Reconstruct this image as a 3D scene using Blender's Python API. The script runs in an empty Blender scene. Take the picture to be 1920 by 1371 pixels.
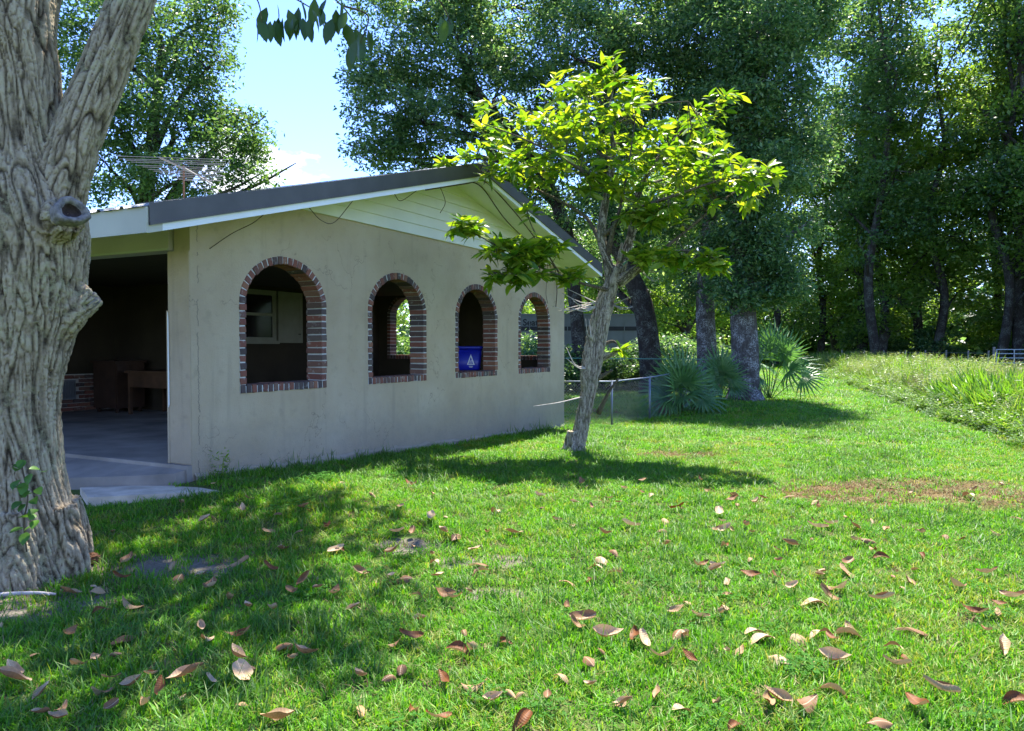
import bpy, bmesh, math, random
import numpy as np
from mathutils import Vector, Matrix
from mathutils.geometry import tessellate_polygon

R = math.radians
scene = bpy.context.scene
COL = scene.collection
rng = np.random.default_rng(7)
random.seed(7)

# ------------------------------------------------------------------ camera
EYE = 1.5
F_PX = 1440.0
PITCH = math.atan(36.5 / F_PX)
cam_d = bpy.data.cameras.new('camera')
cam_d.sensor_width = 36.0
cam_d.lens = 27.0
cam_d.clip_start = 0.05
cam_d.clip_end = 3000.0
cam = bpy.data.objects.new('camera', cam_d)
COL.objects.link(cam)
cam.location = (0, 0, EYE)
cam.rotation_euler = (R(90) - PITCH, 0, 0)
scene.camera = cam

# ------------------------------------------------------------------ sky and sun
SUN_EL = R(64)
SUN_AZ = math.atan2(0.36, 0.933)          # towards +Y, a little to the right
world = bpy.data.worlds.new('World')
scene.world = world
world.use_nodes = True
wn, wl = world.node_tree.nodes, world.node_tree.links
wn.clear()
w_out = wn.new('ShaderNodeOutputWorld')
w_bg = wn.new('ShaderNodeBackground')
w_sky = wn.new('ShaderNodeTexSky')
w_sky.sky_type = 'NISHITA'
w_sky.sun_disc = False
w_sky.sun_elevation = SUN_EL
w_sky.sun_rotation = SUN_AZ
w_sky.air_density = 1.0
w_sky.dust_density = 0.0
w_sky.ozone_density = 3.0
w_bg.inputs['Strength'].default_value = 0.14
# fair-weather cumulus low round the whole horizon
w_tc = wn.new('ShaderNodeTexCoord')
w_map = wn.new('ShaderNodeMapping')
w_map.inputs['Scale'].default_value = (1, 1, 1.9)
w_map.inputs['Location'].default_value = (0.36, 0.0, 0.0)
w_n = wn.new('ShaderNodeTexNoise')
w_n.inputs['Scale'].default_value = 5.0
w_n.inputs['Detail'].default_value = 7.0
w_n.inputs['Roughness'].default_value = 0.57
w_sep = wn.new('ShaderNodeSeparateXYZ')
w_band = wn.new('ShaderNodeMapRange')
w_band.inputs['From Min'].default_value = 0.19
w_band.inputs['From Max'].default_value = 0.36
w_band.inputs['To Min'].default_value = 0.10
w_band.inputs['To Max'].default_value = -0.22
w_add = wn.new('ShaderNodeMath'); w_add.operation = 'ADD'
w_cr = wn.new('ShaderNodeMapRange')
w_cr.inputs['From Min'].default_value = 0.625
w_cr.inputs['From Max'].default_value = 0.69
w_mix = wn.new('ShaderNodeMix'); w_mix.data_type = 'RGBA'
w_mix.inputs[7].default_value = (3.4, 3.55, 3.8, 1)
wl.new(w_tc.outputs['Generated'], w_map.inputs['Vector'])
wl.new(w_map.outputs[0], w_n.inputs['Vector'])
wl.new(w_tc.outputs['Generated'], w_sep.inputs[0])
wl.new(w_sep.outputs['Z'], w_band.inputs['Value'])
wl.new(w_n.outputs['Fac'], w_add.inputs[0])
wl.new(w_band.outputs[0], w_add.inputs[1])
wl.new(w_add.outputs[0], w_cr.inputs['Value'])
wl.new(w_cr.outputs[0], w_mix.inputs[0])
w_tint = wn.new('ShaderNodeMix'); w_tint.data_type = 'RGBA'; w_tint.blend_type = 'MULTIPLY'   # clear washed summer air
w_tint.inputs[0].default_value = 1.0
w_tint.inputs[7].default_value = (0.57, 0.63, 0.92, 1)
wl.new(w_sky.outputs[0], w_tint.inputs[6])
wl.new(w_tint.outputs[2], w_mix.inputs[6])
wl.new(w_mix.outputs[2], w_bg.inputs['Color'])
wl.new(w_bg.outputs[0], w_out.inputs['Surface'])

sun_d = bpy.data.lights.new('sun', 'SUN')
sun_d.energy = 4.2
sun_d.angle = R(0.55)
sun_d.color = (1.0, 0.95, 0.86)
sun = bpy.data.objects.new('sun', sun_d)
COL.objects.link(sun)
sdir = Vector((math.sin(SUN_AZ) * math.cos(SUN_EL), math.cos(SUN_AZ) * math.cos(SUN_EL), math.sin(SUN_EL)))
sun.location = sdir * 50
sun.rotation_euler = sdir.to_track_quat('Z', 'Y').to_euler()

vs = scene.view_settings
vs.view_transform = 'Standard'
vs.look = 'None'
vs.exposure = 2.0
vs.gamma = 1.0
vs.use_curve_mapping = False
scene.render.engine = 'CYCLES'
cy = scene.cycles
cy.use_denoising = True
cy.max_bounces = 7
cy.diffuse_bounces = 4
cy.glossy_bounces = 2
cy.transmission_bounces = 4
cy.transparent_max_bounces = 4
cy.caustics_reflective = False
cy.caustics_refractive = False
cy.sample_clamp_indirect = 6.0


# ------------------------------------------------------------------ helpers
def px(u, v, depth):
    """World point seen at photograph position (u, v), at the given distance along +Y."""
    dx, dy = (u - 960.0) / F_PX, (685.5 - v) / F_PX
    cp, sp = math.cos(PITCH), math.sin(PITCH)
    d = Vector((dx, cp + dy * sp, -sp + dy * cp))
    d *= depth / d.y
    return Vector((d.x, d.y, EYE + d.z))


def np_mesh(name, V, Fq=None, Ft=None, smooth=False):
    V = np.asarray(V, dtype=np.float32).reshape(-1, 3)
    me = bpy.data.meshes.new(name)
    me.vertices.add(len(V))
    me.vertices.foreach_set('co', V.ravel())
    loops, starts, n = [], [], 0
    if Fq is not None and len(Fq):
        Fq = np.asarray(Fq, dtype=np.int32).reshape(-1, 4)
        loops.append(Fq.ravel()); starts.append(np.arange(len(Fq)) * 4); n = len(Fq) * 4
    if Ft is not None and len(Ft):
        Ft = np.asarray(Ft, dtype=np.int32).reshape(-1, 3)
        loops.append(Ft.ravel()); starts.append(n + np.arange(len(Ft)) * 3)
    if loops:
        lv = np.concatenate(loops).astype(np.int32); ls = np.concatenate(starts).astype(np.int32)
        me.loops.add(len(lv)); me.loops.foreach_set('vertex_index', lv)
        me.polygons.add(len(ls)); me.polygons.foreach_set('loop_start', ls)
    me.update(calc_edges=True)
    me.validate()
    if smooth:
        me.polygons.foreach_set('use_smooth', np.ones(len(me.polygons), dtype=bool))
    return me


class MB:
    """Collects simple shapes into one mesh."""
    def __init__(self):
        self.v, self.f = [], []

    def face(self, pts):
        k = len(self.v); self.v += [tuple(p) for p in pts]; self.f.append(tuple(range(k, k + len(pts))))

    def box(self, x0, x1, y0, y1, z0, z1, rot=None, bev=0.0):
        k = len(self.v)
        P = [(x0, y0, z0), (x1, y0, z0), (x1, y1, z0), (x0, y1, z0), (x0, y0, z1), (x1, y0, z1), (x1, y1, z1), (x0, y1, z1)]
        if rot is not None:
            P = [tuple(rot @ Vector(p)) for p in P]
        self.v += P
        for q in ((0, 3, 2, 1), (4, 5, 6, 7), (0, 1, 5, 4), (1, 2, 6, 5), (2, 3, 7, 6), (3, 0, 4, 7)):
            self.f.append(tuple(k + i for i in q))
        return self

    def prism(self, poly, axis, a, b):
        """poly in the two other axes, run from a to b along axis (0, 1 or 2)."""
        def put(p, t):
            return (t, p[0], p[1]) if axis == 0 else (p[0], t, p[1]) if axis == 1 else (p[0], p[1], t)
        n, k = len(poly), len(self.v)
        self.v += [put(p, a) for p in poly] + [put(p, b) for p in poly]
        for i in range(n):
            j = (i + 1) % n
            self.f.append((k + i, k + j, k + n + j, k + n + i))
        tri = tessellate_polygon([[Vector((p[0], p[1], 0)) for p in poly]])
        for t in tri:
            self.f.append(tuple(k + i for i in t)); self.f.append(tuple(k + n + i for i in reversed(t)))
        return self

    def tube(self, pts, rad, n=8, cap=True):
        pts = [Vector(p) for p in pts]
        if not hasattr(rad, '__len__'):
            rad = [rad] * len(pts)
        k = len(self.v)
        ref = None
        for i, p in enumerate(pts):
            d = (pts[min(i + 1, len(pts) - 1)] - pts[max(i - 1, 0)])
            d = d.normalized() if d.length > 1e-9 else Vector((0, 0, 1))
            if ref is None:
                ref = d.orthogonal().normalized()
            ref = (ref - d * ref.dot(d))
            ref = ref.normalized() if ref.length > 1e-6 else d.orthogonal().normalized()
            b = d.cross(ref)
            for j in range(n):
                a = 2 * math.pi * j / n
                self.v.append(tuple(p + (ref * math.cos(a) + b * math.sin(a)) * rad[i]))
        for i in range(len(pts) - 1):
            for j in range(n):
                q = (j + 1) % n
                self.f.append((k + i * n + j, k + i * n + q, k + (i + 1) * n + q, k + (i + 1) * n + j))
        if cap:
            self.f.append(tuple(k + j for j in reversed(range(n))))
            self.f.append(tuple(k + (len(pts) - 1) * n + j for j in range(n)))
        return self

    def mesh(self, name, smooth=False):
        me = bpy.data.meshes.new(name)
        me.from_pydata(self.v, [], self.f)
        if smooth:
            for p in me.polygons:
                p.use_smooth = True
        me.update()
        return me

    def build(self, name, mat=None, parent=None, smooth=False, **kw):
        return obj(name, self.mesh(name, smooth), mat, parent, **kw)


def obj(name, me, mat=None, parent=None, label=None, cat=None, group=None, kind=None, loc=None, rot=None, scale=None):
    o = bpy.data.objects.new(name, me)
    COL.objects.link(o)
    if mat is not None and me is not None and not me.materials:
        me.materials.append(mat)
    if parent is not None:
        o.parent = parent
    if loc is not None: o.location = loc
    if rot is not None: o.rotation_euler = rot
    if scale is not None: o.scale = scale
    for k, v in (('label', label), ('category', cat), ('group', group), ('kind', kind)):
        if v: o[k] = v
    return o


def empty(name, loc, label, cat, group=None, rz=0.0):
    return obj(name, None, None, None, label, cat, group, None, loc, (0, 0, rz))


def copy_tree(src, label=None):
    c = src.copy(); COL.objects.link(c)
    if label: c['label'] = label
    for ch in src.children:
        d = ch.copy(); COL.objects.link(d); d.parent = c
        for g in ch.children:
            e = g.copy(); COL.objects.link(e); e.parent = d
    return c


def spline(pts, n):
    """Catmull-Rom through rows of any width (position and radius together)."""
    P = np.asarray(pts, float)
    P = np.vstack([2 * P[0] - P[1], P, 2 * P[-1] - P[-2]])
    out = []
    for i in range(1, len(P) - 2):
        for t in np.linspace(0, 1, n, endpoint=False):
            a, b, c, d = P[i - 1], P[i], P[i + 1], P[i + 2]
            out.append(.5 * ((2 * b) + (c - a) * t + (2 * a - 5 * b + 4 * c - d) * t * t + (3 * b - a - 3 * c + d) * t ** 3))
    out.append(P[-2])
    return np.array(out)


def _hash(i, j, k, s):
    h = (i * 374761393 + j * 668265263 + k * 2147483647 + s * 1274126177) & 0xFFFFFFFF
    h = ((h ^ (h >> 13)) * 1274126177) & 0xFFFFFFFF
    return (h ^ (h >> 16)) & 0xFFFFFFFF


def noise3(p, seed=0):
    """Gradient noise, about -1..1, for an (n,3) array."""
    p = np.asarray(p, float)
    i = np.floor(p).astype(np.int64); f = p - i
    u = f * f * f * (f * (f * 6 - 15) + 10)
    out = 0
    for dx in (0, 1):
        for dy in (0, 1):
            for dz in (0, 1):
                h = _hash(i[:, 0] + dx, i[:, 1] + dy, i[:, 2] + dz, seed)
                gx = (h & 1023) / 511.5 - 1; gy = ((h >> 10) & 1023) / 511.5 - 1; gz = ((h >> 20) & 1023) / 511.5 - 1
                w = (u[:, 0] if dx else 1 - u[:, 0]) * (u[:, 1] if dy else 1 - u[:, 1]) * (u[:, 2] if dz else 1 - u[:, 2])
                out = out + w * (gx * (f[:, 0] - dx) + gy * (f[:, 1] - dy) + gz * (f[:, 2] - dz))
    return out * 1.3


# ------------------------------------------------------------------ materials
class NT:
    def __init__(self, name):
        self.m = bpy.data.materials.new(name); self.m.use_nodes = True
        self.t = self.m.node_tree; self.n = self.t.nodes; self.l = self.t.links
        self.n.clear()
        self.out = self.n.new('ShaderNodeOutputMaterial')

    def add(self, kind, **kw):
        nd = self.n.new(kind)
        for k, v in kw.items():
            if k in nd.inputs.keys(): nd.inputs[k].default_value = v
            else: setattr(nd, k, v)
        return nd

    def noise(self, vec, scale, detail=4, rough=.55):
        nd = self.add('ShaderNodeTexNoise'); nd.inputs['Scale'].default_value = scale
        nd.inputs['Detail'].default_value = detail; nd.inputs['Roughness'].default_value = rough
        if vec is not None: self.l.new(vec, nd.inputs['Vector'])
        return nd.outputs['Fac']

    def ramp(self, fac, stops):
        nd = self.add('ShaderNodeValToRGB'); cr = nd.color_ramp
        while len(cr.elements) < len(stops): cr.elements.new(0.5)
        for e, (p, c) in zip(cr.elements, stops):
            e.position = p; e.color = (*c, 1)
        self.l.new(fac, nd.inputs[0]); return nd.outputs[0]

    def mix(self, fac, a, b, mode='MIX'):
        nd = self.add('ShaderNodeMix', data_type='RGBA', blend_type=mode)
        for s, x in ((0, fac), (6, a), (7, b)):
            if isinstance(x, (int, float)): nd.inputs[s].default_value = x
            elif isinstance(x, tuple): nd.inputs[s].default_value = (*x, 1)
            else: self.l.new(x, nd.inputs[s])
        return nd.outputs[2]

    def math(self, op, a, b=0.0, c=None):
        nd = self.add('ShaderNodeMath', operation=op)
        for s, x in ((0, a), (1, b), (2, c)):
            if x is None: continue
            if isinstance(x, (int, float)): nd.inputs[s].default_value = x
            else: self.l.new(x, nd.inputs[s])
        return nd.outputs[0]

    def map(self, vec, scale):
        nd = self.add('ShaderNodeMapping'); nd.inputs['Scale'].default_value = scale
        self.l.new(vec, nd.inputs['Vector']); return nd.outputs[0]

    def bump(self, h, strength, dist):
        nd = self.add('ShaderNodeBump'); nd.inputs['Strength'].default_value = strength
        nd.inputs['Distance'].default_value = dist
        self.l.new(h, nd.inputs['Height']); return nd.outputs[0]

    def bsdf(self, col, rough=.7, spec=.3, metal=0.0, normal=None):
        nd = self.add('ShaderNodeBsdfPrincipled')
        if isinstance(col, tuple): nd.inputs['Base Color'].default_value = (*col, 1)
        else: self.l.new(col, nd.inputs['Base Color'])
        if isinstance(rough, (int, float)): nd.inputs['Roughness'].default_value = rough
        else: self.l.new(rough, nd.inputs['Roughness'])
        nd.inputs['Specular IOR Level'].default_value = spec
        nd.inputs['Metallic'].default_value = metal
        if normal is not None: self.l.new(normal, nd.inputs['Normal'])
        return nd

    def finish(self, sh):
        self.l.new(sh.outputs[0], self.out.inputs['Surface']); return self.m


def plain(name, col, rough=.7, spec=.3, metal=0.0, var=.15, scale=6.0, bump=.15, bscale=40.0, bdist=.01):
    t = NT(name)
    co = t.add('ShaderNodeTexCoord').outputs['Object']
    n = t.noise(co, scale, 5)
    lo = tuple(c * (1 - var) for c in col); hi = tuple(min(1, c * (1 + var)) for c in col)
    c = t.ramp(n, [(.3, lo), (.7, hi)])
    nb = t.bump(t.noise(co, bscale, 4), bump, bdist) if bump else None
    return t.finish(t.bsdf(c, rough, spec, metal, nb))


def leaf_mat(name, stops, trans=.4, tcol=None, rough=.42, spec=.35, patch=None):
    """Leaf with light passing through it; each leaf picks its own tint."""
    t = NT(name)
    rnd = t.add('ShaderNodeNewGeometry').outputs['Random Per Island']
    ov = t.add('ShaderNodeObjectInfo').outputs['Random']
    r = t.math('FRACT', t.math('ADD', rnd, ov))
    c = t.ramp(r, stops)
    if patch:
        co = t.add('ShaderNodeTexCoord').outputs['Object']
        c = t.mix(t.ramp(t.noise(co, patch[0], 2), [(.42, (0, 0, 0)), (.62, (1, 1, 1))]), c, t.mix(.75, c, patch[1]))
    b = t.bsdf(c, rough, spec)
    tr = t.add('ShaderNodeBsdfTranslucent')
    t.l.new(t.mix(1.0, c, tcol or (1.5, 1.45, .7), 'MULTIPLY'), tr.inputs['Color'])
    mx = t.add('ShaderNodeMixShader'); mx.inputs[0].default_value = trans
    t.l.new(b.outputs[0], mx.inputs[1]); t.l.new(tr.outputs[0], mx.inputs[2])
    return t.finish(mx)


def bark_mat(name, lo, mid, hi, lichen, lich_amt=.5, scale=1.0):
    t = NT(name)
    co = t.add('ShaderNodeTexCoord').outputs['Object']
    st = t.map(co, (14 * scale, 14 * scale, 3.2 * scale))
    n1 = t.noise(st, 1.6, 8, .65)
    n2 = t.noise(co, 3.0 * scale, 5, .6)
    n3 = t.noise(co, 26 * scale, 5, .7)
    at = t.add('ShaderNodeAttribute', attribute_name='furrow').outputs['Fac']
    f = t.math('ADD', t.math('ADD', t.math('MULTIPLY', n1, .5), t.math('MULTIPLY', n3, .28)), t.math('MULTIPLY', at, .36))
    c = t.ramp(f, [(.34, lo), (.47, tuple(.6 * q for q in mid)), (.56, mid), (.76, hi)])
    lm = t.math('MULTIPLY', t.ramp(n2, [(.45, (0, 0, 0)), (.62, (1, 1, 1))]), t.ramp(n3, [(.45, (0, 0, 0)), (.6, (1, 1, 1))]))
    c = t.mix(t.math('MULTIPLY', lm, lich_amt), c, lichen)
    h = t.math('ADD', n1, t.math('MULTIPLY', n3, .35))
    return t.finish(t.bsdf(c, .9, .12, 0, t.bump(h, 1.0, .03 / scale)))


M = {}
M['white_trim'] = plain('white_trim_paint', (.78, .79, .76), .55, .3, var=.05, scale=3, bump=.05)
M['cream'] = plain('cream_siding_paint', (.70, .70, .61), .6, .3, var=.06, scale=2, bump=.05)
M['fascia'] = plain('beige_fascia_paint', (.48, .48, .39), .6, .3, var=.07, scale=2, bump=.06)
M['header'] = plain('header_paint', (.46, .42, .35), .65, .25, var=.08, scale=2, bump=.06)
M['dark_metal'] = plain('dark_brown_metal', (.075, .072, .066), .45, .4, .2, var=.18, scale=3, bump=.04, bscale=8)
M['roof_metal'] = plain('galvanised_roof', (.42, .43, .42), .42, .5, .6, var=.2, scale=1.5, bump=.05)
M['concrete'] = plain('worn_concrete', (.25, .225, .19), .85, .2, var=.35, scale=1.7, bump=.3, bscale=25)
M['slab'] = plain('pale_concrete', (.50, .43, .33), .85, .2, var=.28, scale=4, bump=.35, bscale=30)
M['mortar'] = plain('white_mortar', (.50, .49, .45), .9, .1, var=.12, scale=20, bump=.4, bscale=60)
M['dark_inner'] = plain('darkened_interior', (.050, .040, .025), .8, .2, var=.2, scale=2)
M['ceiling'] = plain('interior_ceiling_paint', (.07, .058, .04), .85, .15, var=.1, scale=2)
M['inner_trim'] = plain('interior_trim_paint', (.30, .30, .24), .6, .3, var=.08)
M['glass'] = plain('dark_window_glass', (.012, .013, .015), .08, .5, var=.1, bump=0)
M['cabinet'] = plain('dark_stained_wood', (.05, .028, .018), .5, .3, var=.3, scale=4)
M['wood'] = plain('brown_wood', (.085, .045, .024), .55, .3, var=.3, scale=4)
M['blue'] = plain('blue_plastic', (.010, .018, .36), .32, .5, var=.08, bump=.02)
M['white_print'] = plain('white_print', (.75, .77, .80), .6, .2, var=.04, bump=0)
M['galv'] = plain('galvanised_steel', (.17, .20, .235), .45, .5, .5, var=.2, scale=10, bump=.05)
M['alu'] = plain('aluminium_rod', (.24, .225, .21), .5, .4, .3, var=.15, scale=10, bump=.02)
M['rust'] = plain('rusty_steel', (.24, .12, .07), .8, .2, .2, var=.35, scale=18)
M['trailer'] = plain('shaded_trailer_white', (.13, .138, .14), .6, .2, var=.15, scale=1.5, bump=.03)  # white body greyed down, shade under the trees put into its colour
M['black'] = plain('black_paint', (.018, .018, .02), .6, .3, var=.2)
M['dead_vine'] = plain('dead_vine_bark', (.09, .07, .045), .9, .1, var=.3)
M['dead_twig'] = plain('grey_dead_twig', (.42, .38, .34), .9, .1, var=.3, scale=20)
M['cut_wood'] = plain('weathered_cut_wood', (.19, .172, .155), .9, .1, var=.5, scale=25, bump=1, bscale=60)
M['hollow'] = plain('rotten_heartwood', (.06, .045, .04), .95, .05, var=.4, scale=30)
M['gate'] = plain('gate_paint', (.40, .46, .47), .5, .4, .2, var=.1)
M['post'] = plain('weathered_post', (.26, .24, .21), .9, .1, var=.3)
M['cable'] = plain('black_cable', (.012, .012, .012), .6, .2, var=.1, bump=0)
M['vent'] = plain('grey_vent', (.22, .24, .26), .5, .4, .3, var=.1)
M['bark_big'] = bark_mat('grey_furrowed_bark', (.040, .029, .017), (.275, .215, .135), (.45, .375, .25), (.40, .38, .21), .6)
M['bark_small'] = bark_mat('tan_stringy_bark', (.065, .052, .036), (.26, .22, .16), (.45, .40, .31), (.27, .29, .14), .5, 2.0)
M['bark_oak'] = bark_mat('dark_oak_bark', (.03, .025, .02), (.085, .072, .06), (.17, .15, .13), (.24, .27, .22), .6)
M['bark_pale'] = bark_mat('pale_mottled_bark', (.06, .05, .045), (.20, .19, .17), (.42, .42, .40), (.5, .52, .5), .8)
M['oak_leaf'] = leaf_mat('oak_leaf', [(0, (.038, .095, .028)), (.5, (.075, .155, .048)), (.85, (.14, .235, .085)), (1, (.18, .27, .10))], .52, None, .38, .45)
M['dark_leaf'] = leaf_mat('evergreen_leaf', [(0, (.036, .098, .042)), (.45, (.078, .17, .068)), (.75, (.145, .25, .10)), (1, (.24, .33, .16))], .55, None, .36, .5)
M['forest_leaf'] = leaf_mat('forest_leaf', [(0, (.07, .16, .038)), (.5, (.14, .26, .055)), (.85, (.24, .36, .10)), (1, (.32, .40, .19))], .62, None, .36, .5, patch=(.16, (.20, .30, .02)))
M['big_leaf'] = leaf_mat('tree_big_leaf', [(0, (.03, .07, .015)), (1, (.06, .12, .02))], .3)
M['sap_leaf'] = leaf_mat('sapling_leaf', [(0, (.055, .15, .014)), (.35, (.12, .235, .018)), (.7, (.21, .31, .025)), (1, (.31, .37, .05))], .52, (1.6, 1.5, .40), .36, .45)
M['vine_leaf'] = leaf_mat('vine_leaf', [(0, (.05, .13, .02)), (1, (.10, .22, .03))], .4)
M['palm'] = leaf_mat('palmetto_leaf', [(0, (.06, .16, .05)), (1, (.13, .25, .08))], .4, (1.3, 1.4, .6), .35, .45)
M['palm_dead'] = leaf_mat('palmetto_dead_leaf', [(0, (.16, .11, .06)), (1, (.30, .23, .15))], .2, (1.1, 1.0, .8), .8, .1)
# ------------------------------------------------------------------ ground
C0 = Vector((-3.08, 7.368))                 # near corner of the house
HA = R(62.5)                                # direction of its gable wall
D1 = Vector((math.cos(HA), math.sin(HA))); D2 = Vector((-math.sin(HA), math.cos(HA)))
WL = 8.92                                   # length of the gable wall


def local(x, y):
    dx, dy = x - C0.x, y - C0.y
    return dx * D1.x + dy * D1.y, dx * D2.x + dy * D2.y


def house_pt(s, r, z=0.0):
    return Vector((C0.x + s * D1.x + r * D2.x, C0.y + s * D1.y + r * D2.y, z))


EDGE = np.array([(6.5, 7.0), (7.75, 11.4), (8.9, 16), (10.8, 22), (13.9, 32), (17.9, 46), (20, 54)])     # mown edge of the track


def edge_x(y): return np.interp(y, EDGE[:, 1], EDGE[:, 0])


def gz(x, y):
    """Height of the ground."""
    x = np.asarray(x, float); y = np.asarray(y, float)
    s, r = local(x, y)
    w = .205 + (-.135 - .205) * np.clip(s / WL, 0, 1.15)
    d = np.sqrt(np.minimum(s, 0) ** 2 + np.maximum(s - WL, 0) ** 2 + np.minimum(r, 0) ** 2)
    z = w * np.exp(-(d / 2.8) ** 2) * np.where(s < 0, np.exp(np.minimum(s, 0) / .9), 1.0)
    e = np.clip((x - edge_x(y)) / 1.6, 0, 1); f = np.clip((x - edge_x(y) - 4.5) / 3, 0, 1)
    z = z + .24 * (e * e * (3 - 2 * e) - .8 * f * f * (3 - 2 * f)) * (y > 0) * np.clip((70 - y) / 10, 0, 1)
    p = np.stack([x * .35, y * .35, np.zeros_like(x)], -1).reshape(-1, 3)
    z = z + .035 * noise3(p, 3).reshape(z.shape) * np.clip((np.hypot(x, y) - 1) / 4, 0, 1)
    return z


def axis(fine, step, far, grow):
    a = list(np.arange(fine[0], fine[1] + 1e-6, step)); s = step
    while a[-1] < far: s *= grow; a.append(a[-1] + s)
    s = step
    while a[0] > -far: s *= grow; a.insert(0, a[0] - s)
    return np.array(a)


gx = axis((-10, 16), .25, 900, 1.25); gy = axis((-2, 32), .25, 900, 1.25)
X, Y = np.meshgrid(gx, gy)
Z = gz(X, Y)
nx_, ny_ = len(gx), len(gy)
idx = np.arange(nx_ * ny_).reshape(ny_, nx_)
Fq = np.stack([idx[:-1, :-1], idx[:-1, 1:], idx[1:, 1:], idx[1:, :-1]], -1).reshape(-1, 4)
t = NT('lawn_soil')
co = t.add('ShaderNodeTexCoord').outputs['Object']
n1 = t.noise(co, .5, 5); n2 = t.noise(co, 9, 6, .65); n3 = t.noise(co, 60, 4, .7)
green = t.ramp(n2, [(.3, (.045, .10, .014)), (.7, (.085, .17, .024))])
thatch = t.ramp(n3, [(.3, (.07, .075, .025)), (.75, (.17, .15, .075))])
c = t.mix(t.ramp(n1, [(.38, (.2, .2, .2)), (.66, (.6, .6, .6))]), green, thatch)


def blob_mask(t, co, cx, cy, rx, ry, wob=.5):
    """Soft irregular patch on the ground, in world metres."""
    sp = t.add('ShaderNodeSeparateXYZ'); t.l.new(co, sp.inputs[0])
    a = t.math('DIVIDE', t.math('SUBTRACT', sp.outputs[0], cx), rx); b = t.math('DIVIDE', t.math('SUBTRACT', sp.outputs[1], cy), ry)
    d = t.math('ADD', t.math('MULTIPLY', a, a), t.math('MULTIPLY', b, b))
    d = t.math('ADD', d, t.math('MULTIPLY', t.math('SUBTRACT', t.noise(co, 2.2, 5, .65), .5), wob * 4))
    nd = t.add('ShaderNodeMapRange'); nd.inputs['From Min'].default_value = 1.15; nd.inputs['From Max'].default_value = .55
    t.l.new(d, nd.inputs['Value']); return nd.outputs[0]


DIRT = [(-2.35, 5.15, .75, .30), (-3.0, 4.45, .8, .35), (-.72, 5.6, .34, .2), (-.2, 5.25, .4, .16), (-.15, 4.6, .25, .12)]
DRY = [(4.3, 7.7, 1.6, .85), (3.3, 7.6, .7, .6), (5.6, 7.5, 1.2, .8), (2.3, 10.6, .7, .3)]
for m_ in DIRT:
    c = t.mix(blob_mask(t, co, *m_), c, t.ramp(n3, [(.25, (.11, .095, .065)), (.8, (.27, .235, .18))]))
for m_ in DRY:
    c = t.mix(t.math('MULTIPLY', blob_mask(t, co, *m_), .65), c, t.ramp(n3, [(.25, (.13, .065, .028)), (.8, (.30, .17, .085))]))
M['ground'] = t.finish(t.bsdf(c, .95, .1, 0, t.bump(t.math('ADD', n2, n3), .8, .03)))
ground = obj('ground', np_mesh('ground', np.stack([X, Y, Z], -1), Fq, smooth=True), M['ground'], kind='structure')

# ------------------------------------------------------------------ house
house = empty('house', (C0.x, C0.y, 0), 'beige stucco house end with four brick arched openings and low gable roof', 'house', rz=HA)
PK, ZP, SL, SR = 4.70, 3.924, .268, .219    # ridge: position along the wall, underside height, slopes
S0, S1, RF, RB = -.90, 9.42, -.60, 11.5     # roof edges


def zr(s):
    return ZP - SL * (PK - s) if s < PK else ZP - SR * (s - PK)


# stucco
t = NT('beige_stucco')
co = t.add('ShaderNodeTexCoord').outputs['Object']
n1 = t.noise(co, .8, 5, .6); n2 = t.noise(co, 7, 6, .65); n3 = t.noise(co, 55, 5, .7)
c = t.ramp(n1, [(.25, (.37, .285, .18)), (.5, (.45, .36, .24)), (.75, (.505, .42, .295))])
c = t.mix(t.math('MULTIPLY', t.ramp(n2, [(.56, (0, 0, 0)), (.75, (1, 1, 1))]), .4), c, (.23, .195, .135))
streak = t.noise(t.map(co, (7, 7, .5)), 1, 4, .6)
c = t.mix(t.math('MULTIPLY', t.ramp(streak, [(.57, (0, 0, 0)), (.75, (1, 1, 1))]), .3), c, (.21, .185, .135))
sp = t.add('ShaderNodeSeparateXYZ'); t.l.new(co, sp.inputs[0])
# rising damp and splashed soil along the foot
foot = t.add('ShaderNodeMapRange'); foot.inputs['From Min'].default_value = .78; foot.inputs['From Max'].default_value = .1
t.l.new(t.math('ADD', sp.outputs[2], t.math('MULTIPLY', t.math('SUBTRACT', n2, .5), .8)), foot.inputs['Value'])
c = t.mix(t.math('MULTIPLY', foot.outputs[0], .6), c, (.215, .20, .165))
# crack running down beside the corner
cx = t.math('ABSOLUTE', t.math('SUBTRACT', t.math('SUBTRACT', sp.outputs[0], .085), t.math('MULTIPLY', t.math('SUBTRACT', t.noise(t.map(co, (0, 0, 1)), 4, 8, .8), .5), .16)))
crk = t.math('LESS_THAN', cx, t.math('MULTIPLY', t.noise(co, 14, 3), .010))
crk = t.math('MULTIPLY', crk, t.math('GREATER_THAN', t.noise(t.map(co, (0, 0, 1)), 3.1, 3), .46))
c = t.mix(t.math('MULTIPLY', crk, .55), c, (.10, .09, .075))
vo = t.add('ShaderNodeTexVoronoi', feature='DISTANCE_TO_EDGE'); vo.inputs['Scale'].default_value = .8
wv = t.add('ShaderNodeVectorMath', operation='ADD'); nv = t.add('ShaderNodeTexNoise'); nv.inputs['Scale'].default_value = 3.0; nv.inputs['Detail'].default_value = 5
t.l.new(co, nv.inputs['Vector']); t.l.new(co, wv.inputs[0]); t.l.new(nv.outputs['Color'], wv.inputs[1]); t.l.new(wv.outputs[0], vo.inputs['Vector'])
hair = t.math('MULTIPLY', t.math('LESS_THAN', vo.outputs['Distance'], .0035), t.math('GREATER_THAN', t.noise(co, 1.1, 3), .53))
c = t.mix(t.math('MULTIPLY', hair, .5), c, (.14, .115, .08))
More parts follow.
